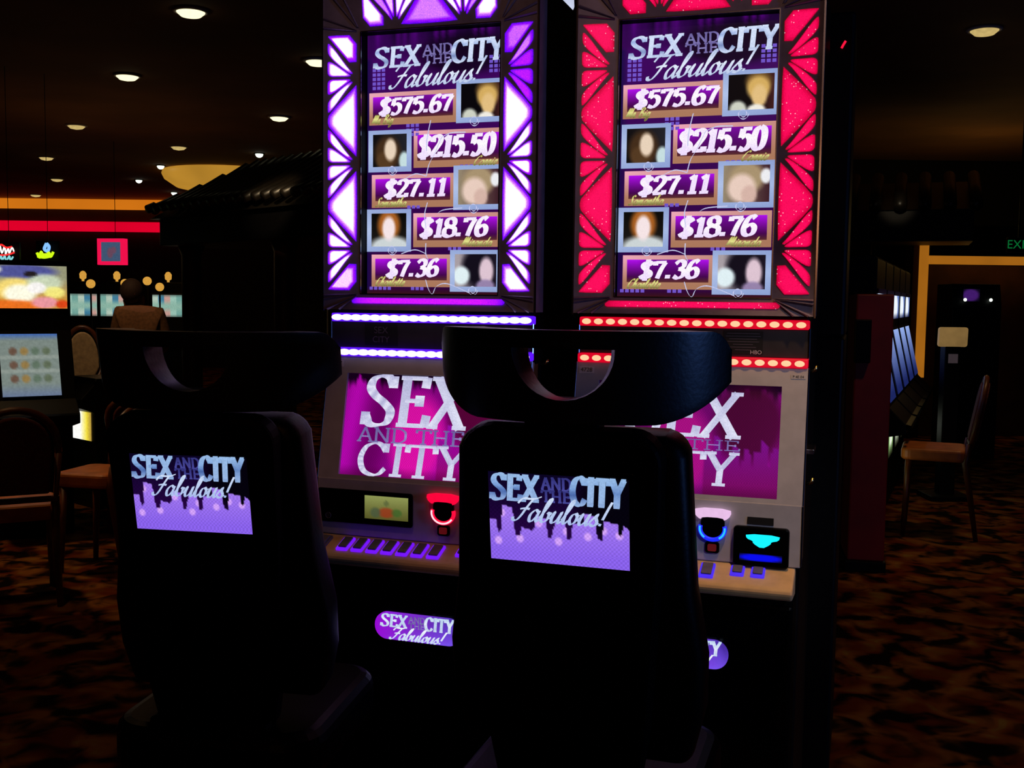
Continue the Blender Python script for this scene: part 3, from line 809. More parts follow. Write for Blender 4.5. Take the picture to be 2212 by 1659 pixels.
    lay_text(lm, P, 'CITY', SERIF, s0 + ta['c'][0] * Ws, s0 + ta['c'][1] * Ws, t0 + ta['city'][0] * Ht, t0 + ta['city'][1] * Ht, .20, .06, .05, 12, DIA, .002)
    lay_text(lm, P, 'AND THE', SERIF, s0 + ta['x'][0] * Ws - .01, s0 + ta['x'][1] * Ws, t0 + ta['an'][0] * Ht, t0 + ta['an'][1] * Ht, .18, .07, 0, 12, DIM, .0024)
    lm.build('title_lettering', M['text'], msn)
    num = '4727' if violet else '4728'
    lb = MB().pbox(P, -.292, -.252, .313, .331, .010, .0112).build('number_label', M['label'], root)
    plain_text('label_lettering', num, P, -.272, .322, .016, M['ink'], lb, .012)
    lb = MB().pbox(P, .258, .294, .316, .327, .010, .0112).build('number_label', M['bezel'], root)
    plain_text('label_lettering', 'P 4E 04', P, .276, .3215, .009, M['ink'], lb, .012)
    # service panel below the screen: card reader, ticket slot, bill slot
    S = front(0, -.073, 0)
    cr = MB(); cr.prism(rrect(-.296, -.008, .880, .974, .008), lambda p, a: S(p[0], p[1], a), 0, .006)
    reader = cr.build('card_reader', M['gloss'], root, .002)

    def lcdpic(s, t):
        c = mixc((142, 150, 84), (84, 84, 36), t)
        for col_, cx, cy, rx, ry in (((150, 50, 24), .5, .7, .22, .26), ((70, 84, 60), .25, .72, .14, .26), ((60, 96, 40), .74, .68, .14, .2), ((86, 96, 56), .5, .3, .06, .16)): c = mixc(c, col_, .8 * blob(s, t, cx, cy, rx, ry))
        return c
    MB().grid(S, -.150, -.020, .898, .962, 24, 16, lcdpic, .0075).build('reader_screen', M['screen'], reader)
    MB().tube([S(-.262 + .008 * math.cos(a * PI / 8), .898 + .008 * math.sin(a * PI / 8), .007) for a in range(17)], .001, 6).build('emblem', M['print'], reader)
    plain_text('emblem_lettering', 'D', S, -.262, .898, .012, M['print'], reader, .008)
    ring_c = glow('ticket_ring_red' if violet else 'ticket_ring_blue', (255, 10, 60) if violet else (20, 40, 255), 1.1)
    top_c = glow('ticket_lip_red' if violet else 'ticket_lip_white', (255, 4, 60) if violet else (232, 190, 232), 1.0)
    hot_c = glow('ticket_arc_white' if violet else 'ticket_arc_cyan', (255, 220, 230) if violet else (40, 190, 255), 1.1)
    tx, tz = .082, .942
    slot = MB().prism(rrect(tx - .030, tx + .030, tz - .040, tz + .022, .018), lambda p, a: S(p[0], p[1], a), 0, .008).build('ticket_slot', M['gloss'], root, .002)
    MB().prism(chaikin([(tx - .044, tz + .040), (tx + .044, tz + .040), (tx + .046, tz + .024), (tx + .030, tz + .010), (tx + .026, tz + .018), (tx - .026, tz + .018), (tx - .030, tz + .010), (tx - .046, tz + .024)], 1), lambda p, a: S(p[0], p[1], a), .004, .014).build('slot_lip', top_c, slot)
    arc = [(tx + .031 * math.cos(R(a)), tz - .012 + .028 * math.sin(R(a))) for a in range(165, 376, 10)]
    MB().tube([S(x_, z_, .008) for x_, z_ in arc], .0055, 8).build('slot_ring', ring_c, slot, 0, True)
    hot2 = MB()
    for a0, a1 in ((168, 236), (304, 372)) if not violet else ((168, 330),):
        hot2.tube([S(tx + .0315 * math.cos(R(a)), tz - .012 + .0285 * math.sin(R(a)), .0115) for a in range(a0, a1, 8)], .0030, 6)
    hot2.build('slot_arc', hot_c, slot, 0, True)
    bt = MB().prism(rrect(tx - .018, tx + .018, .866, .896, .007), lambda p, a: S(p[0], p[1], a), 0, .006).build('service_button', M['gloss'], root, .002)
    MB().prism(rrect(tx - .011, tx + .011, .872, .890, .004), lambda p, a: S(p[0], p[1], a), .006, .009).build('button_cap', glow('button_red', (86, 10, 12), .9), bt)
    MB().pbox(S, .168, .232, .948, .966, 0, .003).build('info_plate', M['decal'], root)
    ba = MB().prism(rrect(.135, .272, .842, .944, .010), lambda p, a: S(p[0], p[1], a), 0, .016).build('bill_acceptor', M['gloss'], root, .004)
    MB().prism(chaikin([(.166, .926), (.250, .926), (.247, .913), (.228, .909), (.228, .903), (.206, .890), (.184, .903), (.184, .909), (.168, .914)], 1), lambda p, a: S(p[0], p[1], a), .0165, .0175).build('arrow_light', glow('arrow_cyan', (10, 236, 255), 1.1, .03), ba)
    MB().grid(S, .152, .256, .858, .876, 16, 6, lambda s, t: mixc((4, 4, 30), (6, 10, 236), blob(s, t, .5, .5, .62, .62)), .0168).build('blue_light', M['screen'], ba)
    # button deck
    dk = MB().prism([(-.05, .842), (-.062, .846), (-.158, .812), (-.166, .800), (-.158, .782), (-.05, .770)], yz, -.288, .288).build('button_deck', M['deckpaint'], root, .006)
    dn = Vector((0, -.096, -.034)).normalized()
    D = Pl((0, -.068, .8445), (1, 0, 0), -dn, (0, -.034, .096))
    rimm = glow('button_rim_violet' if violet else 'button_rim_blue', (120, 20, 255) if violet else (70, 40, 245), .95)
    xs = [(-.262, .040), (-.190, .034), (-.146, .034), (-.102, .034), (-.058, .034), (-.014, .034), (.030, .034), (.076, .036), (.150, .034), (.200, .034)]
    for k, (cx, wd) in enumerate(xs):
        v0, v1 = (-.080, -.018) if k < 8 else (-.060, -.018)
        rm = MB().prism(rrect(cx - wd / 2, cx + wd / 2, v0, v1, .004), lambda p, a: D(p[0], p[1], a), -.002, .005).build('deck_button', rimm if k else M['keycap'], dk, .001)
        MB().prism(rrect(cx - wd / 2 + .005, cx + wd / 2 - .005, v0 + .008, v1 - .005, .003), lambda p, a: D(p[0], p[1], a), .005, .010).build('button_cap', M['keycap'], rm, .0015)
    # lit pill emblem on the belly
    E_ = front(0, -.052, 0)
    pc = .597
    pw, ph = .128, .038

    def pillcol(s, t): return mixc(mixc((150, 10, 210), (120, 80, 236), s * 2.2), (40, 20, 110), (s - .72) * 3.0 * (1 - t))
    pill = MB(); poly = rrect(-pw, pw, pc - ph, pc + ph, ph - .001, 8)
    n_ = len(poly); vs = [E_(p[0], p[1], 0) for p in poly] + [E_(p[0], p[1], .008) for p in poly] + [E_(p[0] * .96, pc + (p[1] - pc) * .92, .011) for p in poly]
    cs = [lin(pillcol((p[0] + pw) / (2 * pw), (pc + ph - p[1]) / (2 * ph))) for p in poly]
    pill.add(vs, [(i, (i + 1) % n_, n_ + (i + 1) % n_, n_ + i) for i in range(n_)] + [(n_ + i, n_ + (i + 1) % n_, 2 * n_ + (i + 1) % n_, 2 * n_ + i) for i in range(n_)] + [tuple(range(2 * n_, 3 * n_))], cs * 3)
    em = pill.build('belly_emblem', M['screen'], root)
    title('title_lettering', E_, -.108, .110, pc + .000, pc + .036, em, (grad([(0, (190, 205, 235)), (.5, (226, 236, 252)), (1, (190, 214, 240))]), DIM), w=.0125)
    script_word('script_lettering', E_, -.082, .084, pc - .034, pc - .001, em, grad([(0, (200, 215, 245)), (1, (240, 246, 255))]), w=.013, thick=.2, text='Fabulous!')
    # side fittings seen along the right flank
    lk = MB()
    for z_ in (1.325, 1.03):
        lk.tube([(.297, .10, z_), (.311, .10, z_ + .004), (.316, .10, z_ + .016)], .005, 8)
    lk.build('side_lock', M['brass'], root, 0, True)
    MB().box(.296, .318, .05, .16, 1.115, 1.128).build('side_latch', M['chrome'], root, .002)
    if True:
        tr = MB(); tr.prism([(.03, .85), (-.03, .85), (-.03, 1.02), (.03, 1.33), (.06, 1.33)], yz, .297, .2995); tr.build('side_trim', mat('bronze_trim', (120, 84, 48), .5, .3, .15, 20), root)
    return root


slot_machine((-.2331, 2.9200), 'tall slot machine with violet and white glowing sunburst frame, numbered 4727', VIOLET, 'violet')
slot_machine((.4597, 2.7634), 'tall slot machine with red glittering sunburst frame, numbered 4728', CRIMSON, 'red')


def mpoint(loc, u, dep, z):
    return Vector((loc[0] + u * math.cos(TH) - dep * math.sin(TH), loc[1] - u * math.sin(TH) - dep * math.cos(TH), z))

# ---------------------------------------------------------------- the two game chairs, seen from behind
def chair_lcd(s, t):
    c = mixc((10, 4, 34), (34, 4, 62), t * 1.6)
    c = mixc(c, (4, 2, 12), blob(s, t, .98, .30, .40, .5))
    h = sky_h(s)
    if t > 1 - h:
        c = mixc((166, 124, 240), (138, 98, 236), (t - .4) * 2)
        for cx, cy in ((.06, .78), (.09, .46), (.22, .74), (.36, .55), (.50, .74), (.56, .62), (.71, .66), (.82, .58), (.93, .62)): c = mixc(c, (226, 176, 255), .8 * blob(s, t, cx, cy, .032, .055))
    return c


def gaming_chair(loc, label, yaw=18.27, lean=8.2, zc=1.128):
    root = thing('gaming_chair', label, 'chair', (loc[0], loc[1], 0), -R(yaw), 'high backed game chairs with lit rear panels')
    a = R(lean)
    B = Pl((0, 0, zc), (1, 0, 0), (0, -math.sin(a), math.cos(a)), (0, -math.cos(a), -math.sin(a)))
    # back shell: rounded top, narrowing downwards
    out = []
    for s_ in (1, -1):
        arc_ = [(s_ * (.124 + .054 * math.cos(R(k))), .102 + .054 * math.sin(R(k))) for k in range(0, 91, 15)]
        if s_ < 0: arc_ = arc_[::-1]
        out += arc_
    out = out + [(-.172, -.10), (-.150, -.40), (-.130, -.52), (.130, -.52), (.150, -.40), (.172, -.10)]
    MB().prism(out, lambda p, w: B(p[0], p[1], w), -.055, 0).build('back_shell', M['shell'], root, .012, seg=3)
    cu = [(-.17, .135), (.17, .135), (.196, .128), (.208, .10), (.220, -.15), (.240, -.28), (.238, -.38), (.215, -.48), (-.215, -.48), (-.238, -.38), (-.240, -.28), (-.220, -.15), (-.208, .10), (-.196, .128)]
    MB().prism(cu, lambda p, w: B(p[0], p[1], w), -.155, -.056).build('back_cushion', M['leather'], root, .035, True, 4)
    # lit rear panel
    bzl = MB().prism(rrect(-.134, .134, -.090, .090, .006), lambda p, w: B(p[0], p[1], w), 0, .004).build('panel_bezel', M['gloss'], root, .0015)
    pan = MB().grid(B, -.124, .124, -.081, .079, 110, 60, chair_lcd, .0048).build('rear_panel', M['lcd'], root)
    title('title_lettering', B, -.120, .118, .030, .078, pan, (SILVER_BLUE, DIM_BLUE), w=.0056)
    script_word('script_lettering', B, -.084, .090, -.006, .036, pan, grad([(0, (170, 190, 235)), (1, (205, 220, 246))]), w=.0060)
    # neck
    MB().prism([(-.068, .06), (.068, .06), (.066, .20), (-.066, .20)], lambda p, w: B(p[0], p[1], w), -.075, -.02).build('neck', M['shell'], root, .01)
    # wrap-round headrest with the scooped opening
    RR, T0 = .30, .012
    HR, HT, HD, HC = .090, .296, .088, .010
    us = sorted(set([round(-.335 + .67 * k / 40, 4) for k in range(41)] + [round(HC + HR * f_, 5) for f_ in (-1, -.985, -.95, -.88, -.76, -.6, .6, .76, .88, .95, .985, 1)]))

    def vtop(u): e_ = max(0, abs(u) - .285) / .05; return .327 - .035 * e_ * e_
    def vbot(u): e_ = max(0, abs(u) - .165) / .17; return .168 + .070 * e_ ** 1.6
    def thick(u): return .050 + .035 * min(1, (abs(u) / .335) ** 2)
    def hp(u, v, w):
        ph = u / RR; rho = RR - w
        # bulge of the padded rim
        q = Vector((rho * math.sin(ph), RR - rho * math.cos(ph) - .0, 0))
        b_ = B(0, v, 0)
        return (q.x, q.y + b_.y, b_.z)
    mb = MB(); key = {}

    def vid(u, v, w):
        k_ = (round(u, 5), round(v, 5), round(w, 5))
        if k_ not in key:
            key[k_] = len(mb.v); mb.v.append(tuple(hp(u, v, w))); mb.c.append((0, 0, 0))
        return key[k_]

    def ranges(u):
        if abs(u - HC) > HR - 1e-4: return None
        return HT - HD * math.sqrt(max(0, 1 - ((u - HC) / HR) ** 2)), HT
    NV = 6

    def face(q):
        q2 = []
        for i in q:
            if i not in q2: q2.append(i)
        if len(q2) > 2: mb.f.append(tuple(q2))

    def band(u0, u1, lo, hi):
        for k in range(NV):
            va = [lo(u) + (hi(u) - lo(u)) * k / NV for u in (u0, u1)]; vb = [lo(u) + (hi(u) - lo(u)) * (k + 1) / NV for u in (u0, u1)]
            for w in (0, 1):
                q = [vid(u0, va[0], w * thick(u0)), vid(u1, va[1], w * thick(u1)), vid(u1, vb[1], w * thick(u1)), vid(u0, vb[0], w * thick(u0))]
                face(q if w == 0 else q[::-1])

    def edgewall(u0, u1, fn, flip):
        q = [vid(u0, fn(u0), 0), vid(u0, fn(u0), thick(u0)), vid(u1, fn(u1), thick(u1)), vid(u1, fn(u1), 0)]
        face(q[::-1] if flip else q)
    hlo = lambda u: ranges(u)[0] if ranges(u) else HT
    hhi = lambda u: HT
    for u0, u1 in zip(us, us[1:]):
        inside = abs((u0 + u1) / 2 - HC) < HR
        band(u0, u1, vbot, hlo); band(u0, u1, hhi, vtop)
        edgewall(u0, u1, vbot, False); edgewall(u0, u1, vtop, True)
        if inside: edgewall(u0, u1, hlo, True); edgewall(u0, u1, hhi, False)
    for u, fl in ((us[0], True), (us[-1], False)):
        for lo, hi in ((vbot(u), HT), (HT, vtop(u))):
            for k in range(NV):
                a_, b2 = lo + (hi - lo) * k / NV, lo + (hi - lo) * (k + 1) / NV
                q = [vid(u, a_, 0), vid(u, a_, thick(u)), vid(u, b2, thick(u)), vid(u, b2, 0)]
                face(q[::-1] if fl else q)
    hr = mb.build('headrest', M['vinyl'], root, .016, True, 4)
    for s_ in (-1, 1):
        u = s_ * .235
        c0, c1 = Vector(hp(u, .262, thick(u) - .002)), Vector(hp(u, .262, thick(u) + .010))
        MB().tube([c0, c1], .036, 20).build('speaker', M['shell'], hr)
    # seat, pedestal and floor plate
    MB().prism(rrect(-.235, .235, -.02, .47, .09), lambda p, z: (p[0], p[1] + .06, z), .49, .60).build('seat', M['leather'], root, .03, seg=3)
    MB().prism([(-.13, .45), (.13, .45), (.13, .62), (-.13, .62)], lambda p, y: (p[0], y, p[1]), .05, .12).build('back_bracket', M['shell'], root, .01)
    MB().lathe([(.085, .40), (.06, .38), (.045, .36), (.045, .05), (.06, .03)], (0, .28, .0)).build('pedestal', M['shell'], root, 0, True)
    MB().box(-.12, .12, .16, .40, .38, .49).build('seat_bracket', M['shell'], root, .01)
    MB().prism(rrect(-.28, .28, -.02, .70, .06), lambda p, z: (p[0], p[1], z), 0, .035).build('floor_plate', M['shell'], root, .008)
    return root


gaming_chair((-.636, 2.10), 'black game chair with lit rear panel in front of the violet framed machine', 10.0, 10.0, 1.110)
gaming_chair((.083, 1.80), 'black game chair with lit rear panel in front of the red framed machine')

# ---------------------------------------------------------------- the machine standing back to back behind the red one
bk = mpoint((.4597, 2.7634), .062, -.62, 0)
rb = thing('slot_machine', 'black back of a slot machine standing behind the red framed machine, tiny red lamp', 'slot machine', (bk.x, bk.y, 0), -TH)
MB().prism([(0, 0), (.55, 0), (.55, .8), (.48, 1.4), (0, 1.4)], lambda p, x_: (x_, p[0], p[1]), -.31, .31).build('cabinet', M['cabinet'], rb, .008)
MB().box(-.31, .31, .0, .46, 1.40, 2.37).build('top_box', M['cabinet'], rb, .01)
MB().tube([(.272, -.004, 2.262), (.276, -.004, 2.270), (.283, -.004, 2.282)], .0035, 8).build('indicator_lamp', glow('indicator_red', (255, 20, 60), 1.2), rb)
# small white sign seen through the gap between the two machines
p = at(1216, 32, 4.3)
sg = thing('hanging_sign', 'small bluish white lit sign high in the gap between the tall machines', 'sign', p)
MB().prism([(-.045, .10), (.04, .10), (.044, .03), (.03, .0), (.032, -.072), (-.012, -.072), (-.018, .0), (-.045, .04)], lambda q, y: (q[0], y, q[1]), -.01, .01).build('sign_face', glow('sign_white', (206, 214, 240), .95, .2, 30), sg)
MB().tube([(.0, 0, .10), (.0, 0, CEIL - p.z)], .004, 8).build('hanger_rod', M['shell'], sg)

# ---------------------------------------------------------------- ceiling lamps
warm_hi = glow('lamp_lens_bright', (255, 246, 196), 1.4, .15)
warm_lo = glow('lamp_lens_dim', (214, 186, 116), .85, .3, 25)
spot_hi = glow('pin_spot_lens', (240, 255, 236), 2.2, .05)
CANS = [(412, 22, 1, 'first recessed ceiling lamp left of the violet machine, highest in the photo'),
        (275, 162, 1, 'brightest oval recessed ceiling lamp over the left aisle'),
        (603, 252, 1, 'recessed ceiling lamp just above the tiled canopy, beside the violet machine'),
        (165, 270, 0, 'dim recessed ceiling lamp below the brightest one on the left'),
        (386, 316, 0, 'recessed ceiling lamp above the left edge of the glowing oval dome'),
        (100, 339, 0, 'dim recessed ceiling lamp near the left edge, third from the orange cove'),
        (123, 386, 0, 'dim recessed ceiling lamp, second from the orange cove'),
        (77, 420, 0, 'faintest recessed ceiling lamp, directly above the orange cove'),
        (686, 130, 1, 'recessed ceiling lamp half hidden by the violet frame'),
        (2127, 62, 0, 'recessed ceiling lamp at top right, alone on the dark ceiling')]


def on_ceiling(px, py):
    d = _F + _RX * ((px - 1106) / FPX) - _UP * ((py - 829.5) / FPX)
    k = (CEIL - EYE) / d.z
    return Vector((0, 0, EYE)) + d * k


for px, py, hi, lab in CANS:
    p = on_ceiling(px, py)
    t = thing('ceiling_light', lab, 'ceiling light', (p.x, p.y, CEIL), 0, 'recessed ceiling lamps')
    MB().lathe([(.098, -.001), (.125, -.001), (.125, -.012), (.104, -.018), (.098, -.012)]).build('trim_ring', M['bezel'], t, 0, True)
    MB().lathe([(.098, -.004), (.097, -.018), (.07, -.042), (.001, -.056)]).build('lens', warm_hi if hi else warm_lo, t, 0, True)
PINS = [(560, 331, 'bright pin spotlight on the ceiling between the dome and the violet machine'), (347, 357, 'bright pin spotlight left of the glowing oval dome'),
        (300, 388, 'small pin spotlight above the end of the orange cove'), (376, 415, 'small pin spotlight under the glowing oval dome'),
        (1938, 350, 'bright pin spotlight over the row of machines on the right')]
for px, py, lab in PINS:
    p = on_ceiling(px, py)
    t = thing('spotlight', lab, 'spotlight', (p.x, p.y, CEIL), 0, 'pin spotlights')
    MB().lathe([(.052, -.001), (.075, -.001), (.072, -.010), (.054, -.012)]).build('trim_ring', M['shell'], t, 0, True)
    MB().ball((0, 0, -.012), (.055, .055, .05)).build('lens', spot_hi, t, 0, True)

# oval ceiling soffit, left; the cove light on it is put into its glow
p = on_ceiling(492, 372)
dm = thing('dome_soffit', 'oval tan dome soffit with painted-in glow under the ceiling behind the tiled canopy', 'ceiling light', (p.x, p.y, CEIL))
MB().lathe([(.02, -.34), (.5, -.32), (.80, -.26), (.98, -.14), (1.02, -.06), (1.0, -.005), (.02, -.001)], n=32).build('glow_body', glow('soffit_painted_light', (196, 142, 48), .8, .35, 1.1), dm, 0, True)

# ---------------------------------------------------------------- far wall on the left: cove strip, red band
cz = at(180, 441, 22.4).z
t1 = MB().box(-12.6, -5.8, 22.36, 22.5, cz - .10, cz + .10).build('trim_1', glow('cove_orange', (214, 118, 22), .9, .22, .9)); struct(t1)
rz = at(180, 489, 22.4).z
t2 = MB().box(-12.6, -6.8, 22.36, 22.5, rz - .10, rz + .10).build('trim_2', glow('neon_band_red', (226, 0, 42), .95, .2, .8)); struct(t2)

# ---------------------------------------------------------------- pavilion with the tiled canopy
L0 = at(322, 474, 9.0)
pv = thing('pavilion', 'dark tiled canopy on columns behind the violet machine', 'pavilion', (L0.x, L0.y, 0), R(-46))
EZ = L0.z; SIDE = 3.4; INS, RISE = .62, .44
rf = MB().prism([(0, 0), (SIDE, 0), (SIDE, SIDE), (0, SIDE)], lambda q, k: (q[0] if k == 0 else INS + q[0] * (SIDE - 2 * INS) / SIDE, q[1] if k == 0 else INS + q[1] * (SIDE - 2 * INS) / SIDE, EZ + k * RISE), 0, 1).build('roof', M['tile'], pv)
MB().box(.06, SIDE - .06, .06, SIDE - .06, EZ - .22, EZ).build('eave_beam', M['cabinet'], pv, .01)
for side in range(2):
    tl = MB()
    for k in range(26):
        s_ = .07 + k * (SIDE - .14) / 25
        e_ = max(INS * (1 - min(s_, SIDE - s_) / INS), 0)
        topk = min(1, min(s_, SIDE - s_) / INS)
        pts = []
        for j in range(6):
            f = j / 5 * topk
            q = (s_, -.05 + (INS + .05) * f, EZ + RISE * f + .025 + .05 * (1 - f) ** 3)
            pts.append(q if side == 0 else (q[1], q[0], q[2]))
        tl.tube(pts, .036, 8)
    tl.build('roof_tiling', M['tile'], pv, 0, True)
for cx, cy in ((.25, .25), (SIDE - .25, .25), (.25, SIDE - .25), (SIDE - .25, SIDE - .25), (SIDE / 2, .25), (.25, SIDE / 2)):
    MB().lathe([(.12, 0), (.12, .08), (.085, .10), (.08, EZ - .3), (.11, EZ - .22)], (cx, cy, 0), 16).build('column', M['column'], pv, 0, True)
lamp('pavilion_tile_spot', 'SPOT', at(500, 250, 6.4), 60, (1.0, .74, .42), .05, at(590, 420, 7.6), 22)

# second tiled eave far right
p = at(1935, 446, 11.0)
EVR = .75
ev = thing('pavilion', 'dark tiled eave with lit tile ends above the machines on the right', 'pavilion', (p.x, p.y, 0), R(-20))
MB().box(-1.5, EVR, .10, .9, p.z - .35, p.z - .02).build('eave_beam', M['cabinet'], ev)
tl = MB()
for k in range(10):
    x_ = -1.40 + k * .24
    tl.tube([(x_, 0, p.z), (x_, .3, p.z + .16), (x_, .8, p.z + .38)], .062, 10)
tl.build('roof_tiling', M['tile'], ev, 0, True)
MB().prism([(.06, -.03), (.9, .33), (.9, -.03)], lambda q, x_: (x_, q[0], p.z + q[1]), -1.5, EVR).build('roof', M['tile'], ev)
for x_ in (-1.2, -.3): MB().lathe([(.10, 0), (.10, .08), (.07, .1), (.07, p.z - .35)], (x_, .5, 0), 14).build('column', M['column'], ev, 0, True)
lamp('eave_spot', 'SPOT', at(1930, 330, 9.6), 25, (1.0, .80, .52), .05, at(1938, 438, 11.0), 14)


# ---------------------------------------------------------------- simpler machines across the room
def small_slot(label, loc, rz, w=.56, h=1.72, topg=None, main=None, belly=None, deck=None, group=None, name='slot_machine', lamp_top=None, cab='cabinet', depth=.55):
    """Local frame: x right seen by the player, y into the machine."""
    r_ = thing(name, label, 'slot machine', (loc[0], loc[1], 0), rz, group)
    hw = w / 2
    z1 = main[1] if main else .9
    sl = main[2] if main else 0
    prof = [(0, 0), (depth, 0), (depth, h), (.02, h), (.0, h - .02), (0, z1 + .03), (-sl, (main[0] if main else .9) - .02), (-sl - .10, .78), (-sl - .10, .72), (0, .68)]
    MB().prism(prof, lambda q, x_: (x_, q[0], q[1]), -hw, hw).build('cabinet', M[cab], r_, .006)
    if topg:
        P_ = front(0, -.004, 0)
        MB().grid(P_, -topg[2] / 2, topg[2] / 2, topg[0], topg[1], 40, 26, topg[3]).build('top_glass', M['bg_glass'], r_)
        MB().box(-hw, hw, -.012, .0, topg[1], topg[1] + .03).build('top_rail', M['gloss'], r_)
    if main:
        A_, B_ = Vector((0, 0, z1 + .02)), Vector((0, -sl, main[0] - .01)); up_ = (A_ - B_).normalized()
        P_ = Pl(B_, (1, 0, 0), up_, (0, -up_.z, up_.y)); Lh = (A_ - B_).length
        MB().grid(P_, -main[3] / 2, main[3] / 2, .012, Lh - .012, 36, 36, main[4], .004).build('main_screen', M['bg_glass'], r_)
    if belly:
        P_ = front(0, -.004, 0)
        MB().grid(P_, -belly[2] / 2, belly[2] / 2, belly[0], belly[1], 20, 20, belly[3]).build('belly_glass', M['bg_glass'], r_)
    dk_ = MB().prism([(-sl - .02, .80), (-sl - .13, .775), (-sl - .13, .745), (-sl - .02, .745)], lambda q, x_: (x_, q[0], q[1]), -hw + .01, hw - .01).build('button_deck', deck or M['gloss'], r_, .004)
    if lamp_top:
        MB().lathe([(.02, 0), (.02, .03), (.05, .05), (.055, .12), (.03, .16), (.001, .17)], (0, .2, h), 14).build('candle_lamp', lamp_top, r_, 0, True)
    return r_


def toppic(s, t):
    c = mixc((150, 150, 120), (80, 84, 150), blob(s, t, .45, .14, .5, .2))
    c = mixc(c, (206, 150, 60), min(1, max(0, t - .3) * 2))
    for col_, cx, cy, rx, ry in (((255, 226, 120), .36, .55, .3, .3), ((255, 255, 240), .42, .66, .24, .26), ((206, 220, 190), .72, .40, .26, .24), ((250, 240, 130), .84, .62, .16, .16), ((255, 250, 250), .62, .52, .14, .16), ((240, 110, 30), .28, .94, .5, .16), ((236, 150, 170), .72, .86, .2, .16), ((30, 22, 20), .55, .20, .1, .08), ((250, 250, 225), .08, .10, .14, .12), ((220, 60, 20), .94, .90, .1, .12)): c = mixc(c, col_, .9 * blob(s, t, cx, cy, rx, ry))
    return c


def reelpic(s, t):
    c = mixc((120, 132, 126), (96, 112, 150), max(0, t - .8) * 4)
    c = mixc(c, (56, 96, 176), max(0, .10 - t) * 9)
    for i in range(4):
        for j in range(3):
            k = (i * 7 + j * 5) % 5
            c = mixc(c, ((96, 60, 44), (84, 96, 70), (150, 112, 50), (70, 74, 96), (84, 104, 84))[k], .75 * blob(s, t, .22 + .19 * i, .28 + .22 * j, .085, .075))
    return mixc(c, (170, 176, 166), .35 * (1 if .36 < t < .40 or .58 < t < .62 else 0))


def reels(colset):
    return lambda s, t: mixc(mixc((136, 176, 160), colset[int(s * 5) % len(colset)], .5 + .5 * math.sin(t * 9)), (40, 40, 40), max(0, abs(t - .5) - .38) * 4)


p = at(70, 1160, 6.5)
small_slot('slot machine at the left edge with bright orange picture glass above a grey reel screen', (p.x, p.y), R(34), .50, 1.70,
           (1.415, 1.675, .46, toppic), (.885, 1.25, .12, .33, reelpic), depth=.26)
MB_ = at(180, 1100, 7.5)
small_slot('low slot machine with white and yellow glowing glass behind the chairs on the left', (MB_.x, MB_.y), R(-42), .40, .92, None, None,
           (.48, .72, .30, lambda s, t: mixc(mixc((255, 255, 250), (246, 226, 60), (s - .45) * 3), (150, 110, 60), max(0, s - .75) * 3)))
TEAL = [(150, 190, 176), (110, 160, 150), (176, 196, 180), (60, 120, 150), (196, 150, 140)]
candle = glow('candle_lamp_amber', (232, 170, 70), .8, .3)
for k, (px, lab) in enumerate(((176, 'far slot machine with pale green reels, under the red framed sign, leftmost of three'), (250, 'far slot machine with pale green reels, half hidden by the person'), (362, 'far slot machine with striped teal reels, right of the person'))):
    p = at(px, 640, 17.0)
    small_slot(lab, (p.x, p.y), R(14), .50, 1.72, (1.17, 1.52, .46, reels(TEAL[k:] + TEAL[:k])), None, None, glow('deck_white_light', (250, 255, 236), 1.3, .05) if k else None, 'far machines by the left wall', lamp_top=candle)
p = at(402, 640, 16.4)
ac = thing('light_column', 'slim amber glowing column right of the far machines', 'light column', (p.x, p.y, 0))
MB().lathe([(.10, 0), (.10, .06), (.07, .08), (.07, .95)], n=16).build('pedestal', M['shell'], ac, 0, True)
MB().lathe([(.055, .95), (.06, 1.0), (.06, 1.66), (.03, 1.74), (.001, 1.75)], n=16).build('glow_body', glow('amber_tube', (206, 138, 34), .75, .3, 6), ac, 0, True)
for px, py, y, lab in ((196, 613, 15.5, 'small globe lamp above the leftmost far machine'), (318, 607, 16.0, 'amber globe lamp just left of the pair above the teal reels'), (345, 620, 16.2, 'warm globe lamp above the striped teal reels'), (270, 612, 16.0, 'small globe lamp above the head of the person')):
    p = at(px, py, y)
    gl = thing('globe_lamp', lab, 'lamp', (p.x, p.y, 0), 0, 'globe lamps at the far left')
    MB().lathe([(.09, 0), (.09, .02), (.015, .04), (.012, p.z - .06)], n=12).build('stand', M['shell'], gl, 0, True)
    MB().ball((0, 0, p.z), .065).build('globe', candle, gl, 0, True)

# red framed hanging sign
p = at(243, 544, 14.0)
rs = thing('hanging_sign', 'square red framed lit sign hanging over the far machines on the left', 'sign', p, R(-12))
fr = MB(); a_, b_ = .19, .145
for x0, x1, z0, z1 in ((-a_, -b_, -a_ + .02, a_ - .02), (b_, a_, -a_ + .02, a_ - .02), (-a_, a_, b_ - .02, a_ - .02), (-a_, a_, -a_ + .02, -b_ + .02)): fr.box(x0, x1, -.05, .05, z0, z1)
fr.build('sign_frame', glow('sign_frame_red', (240, 16, 76), 1.0, .1), rs)
MB().grid(front(0, -.03, 0), -b_, b_, -b_ + .01, b_ - .01, 20, 20, lambda s, t: mixc((62, 84, 112), (112, 66, 84), .8 * max(blob(s, t, .45, .55, .18, .3), blob(s, t, .62, .42, .16, .2)))).build('sign_face', M['bg_glass'], rs)
MB().box(-a_ + .01, a_ - .01, .05, .09, -a_ + .03, a_ - .03).build('sign_housing', M['plate'], rs)
MB().tube([(0, .07, a_ - .03), (0, .07, CEIL - p.z)], .004, 6).build('hanger_rod', M['shell'], rs)


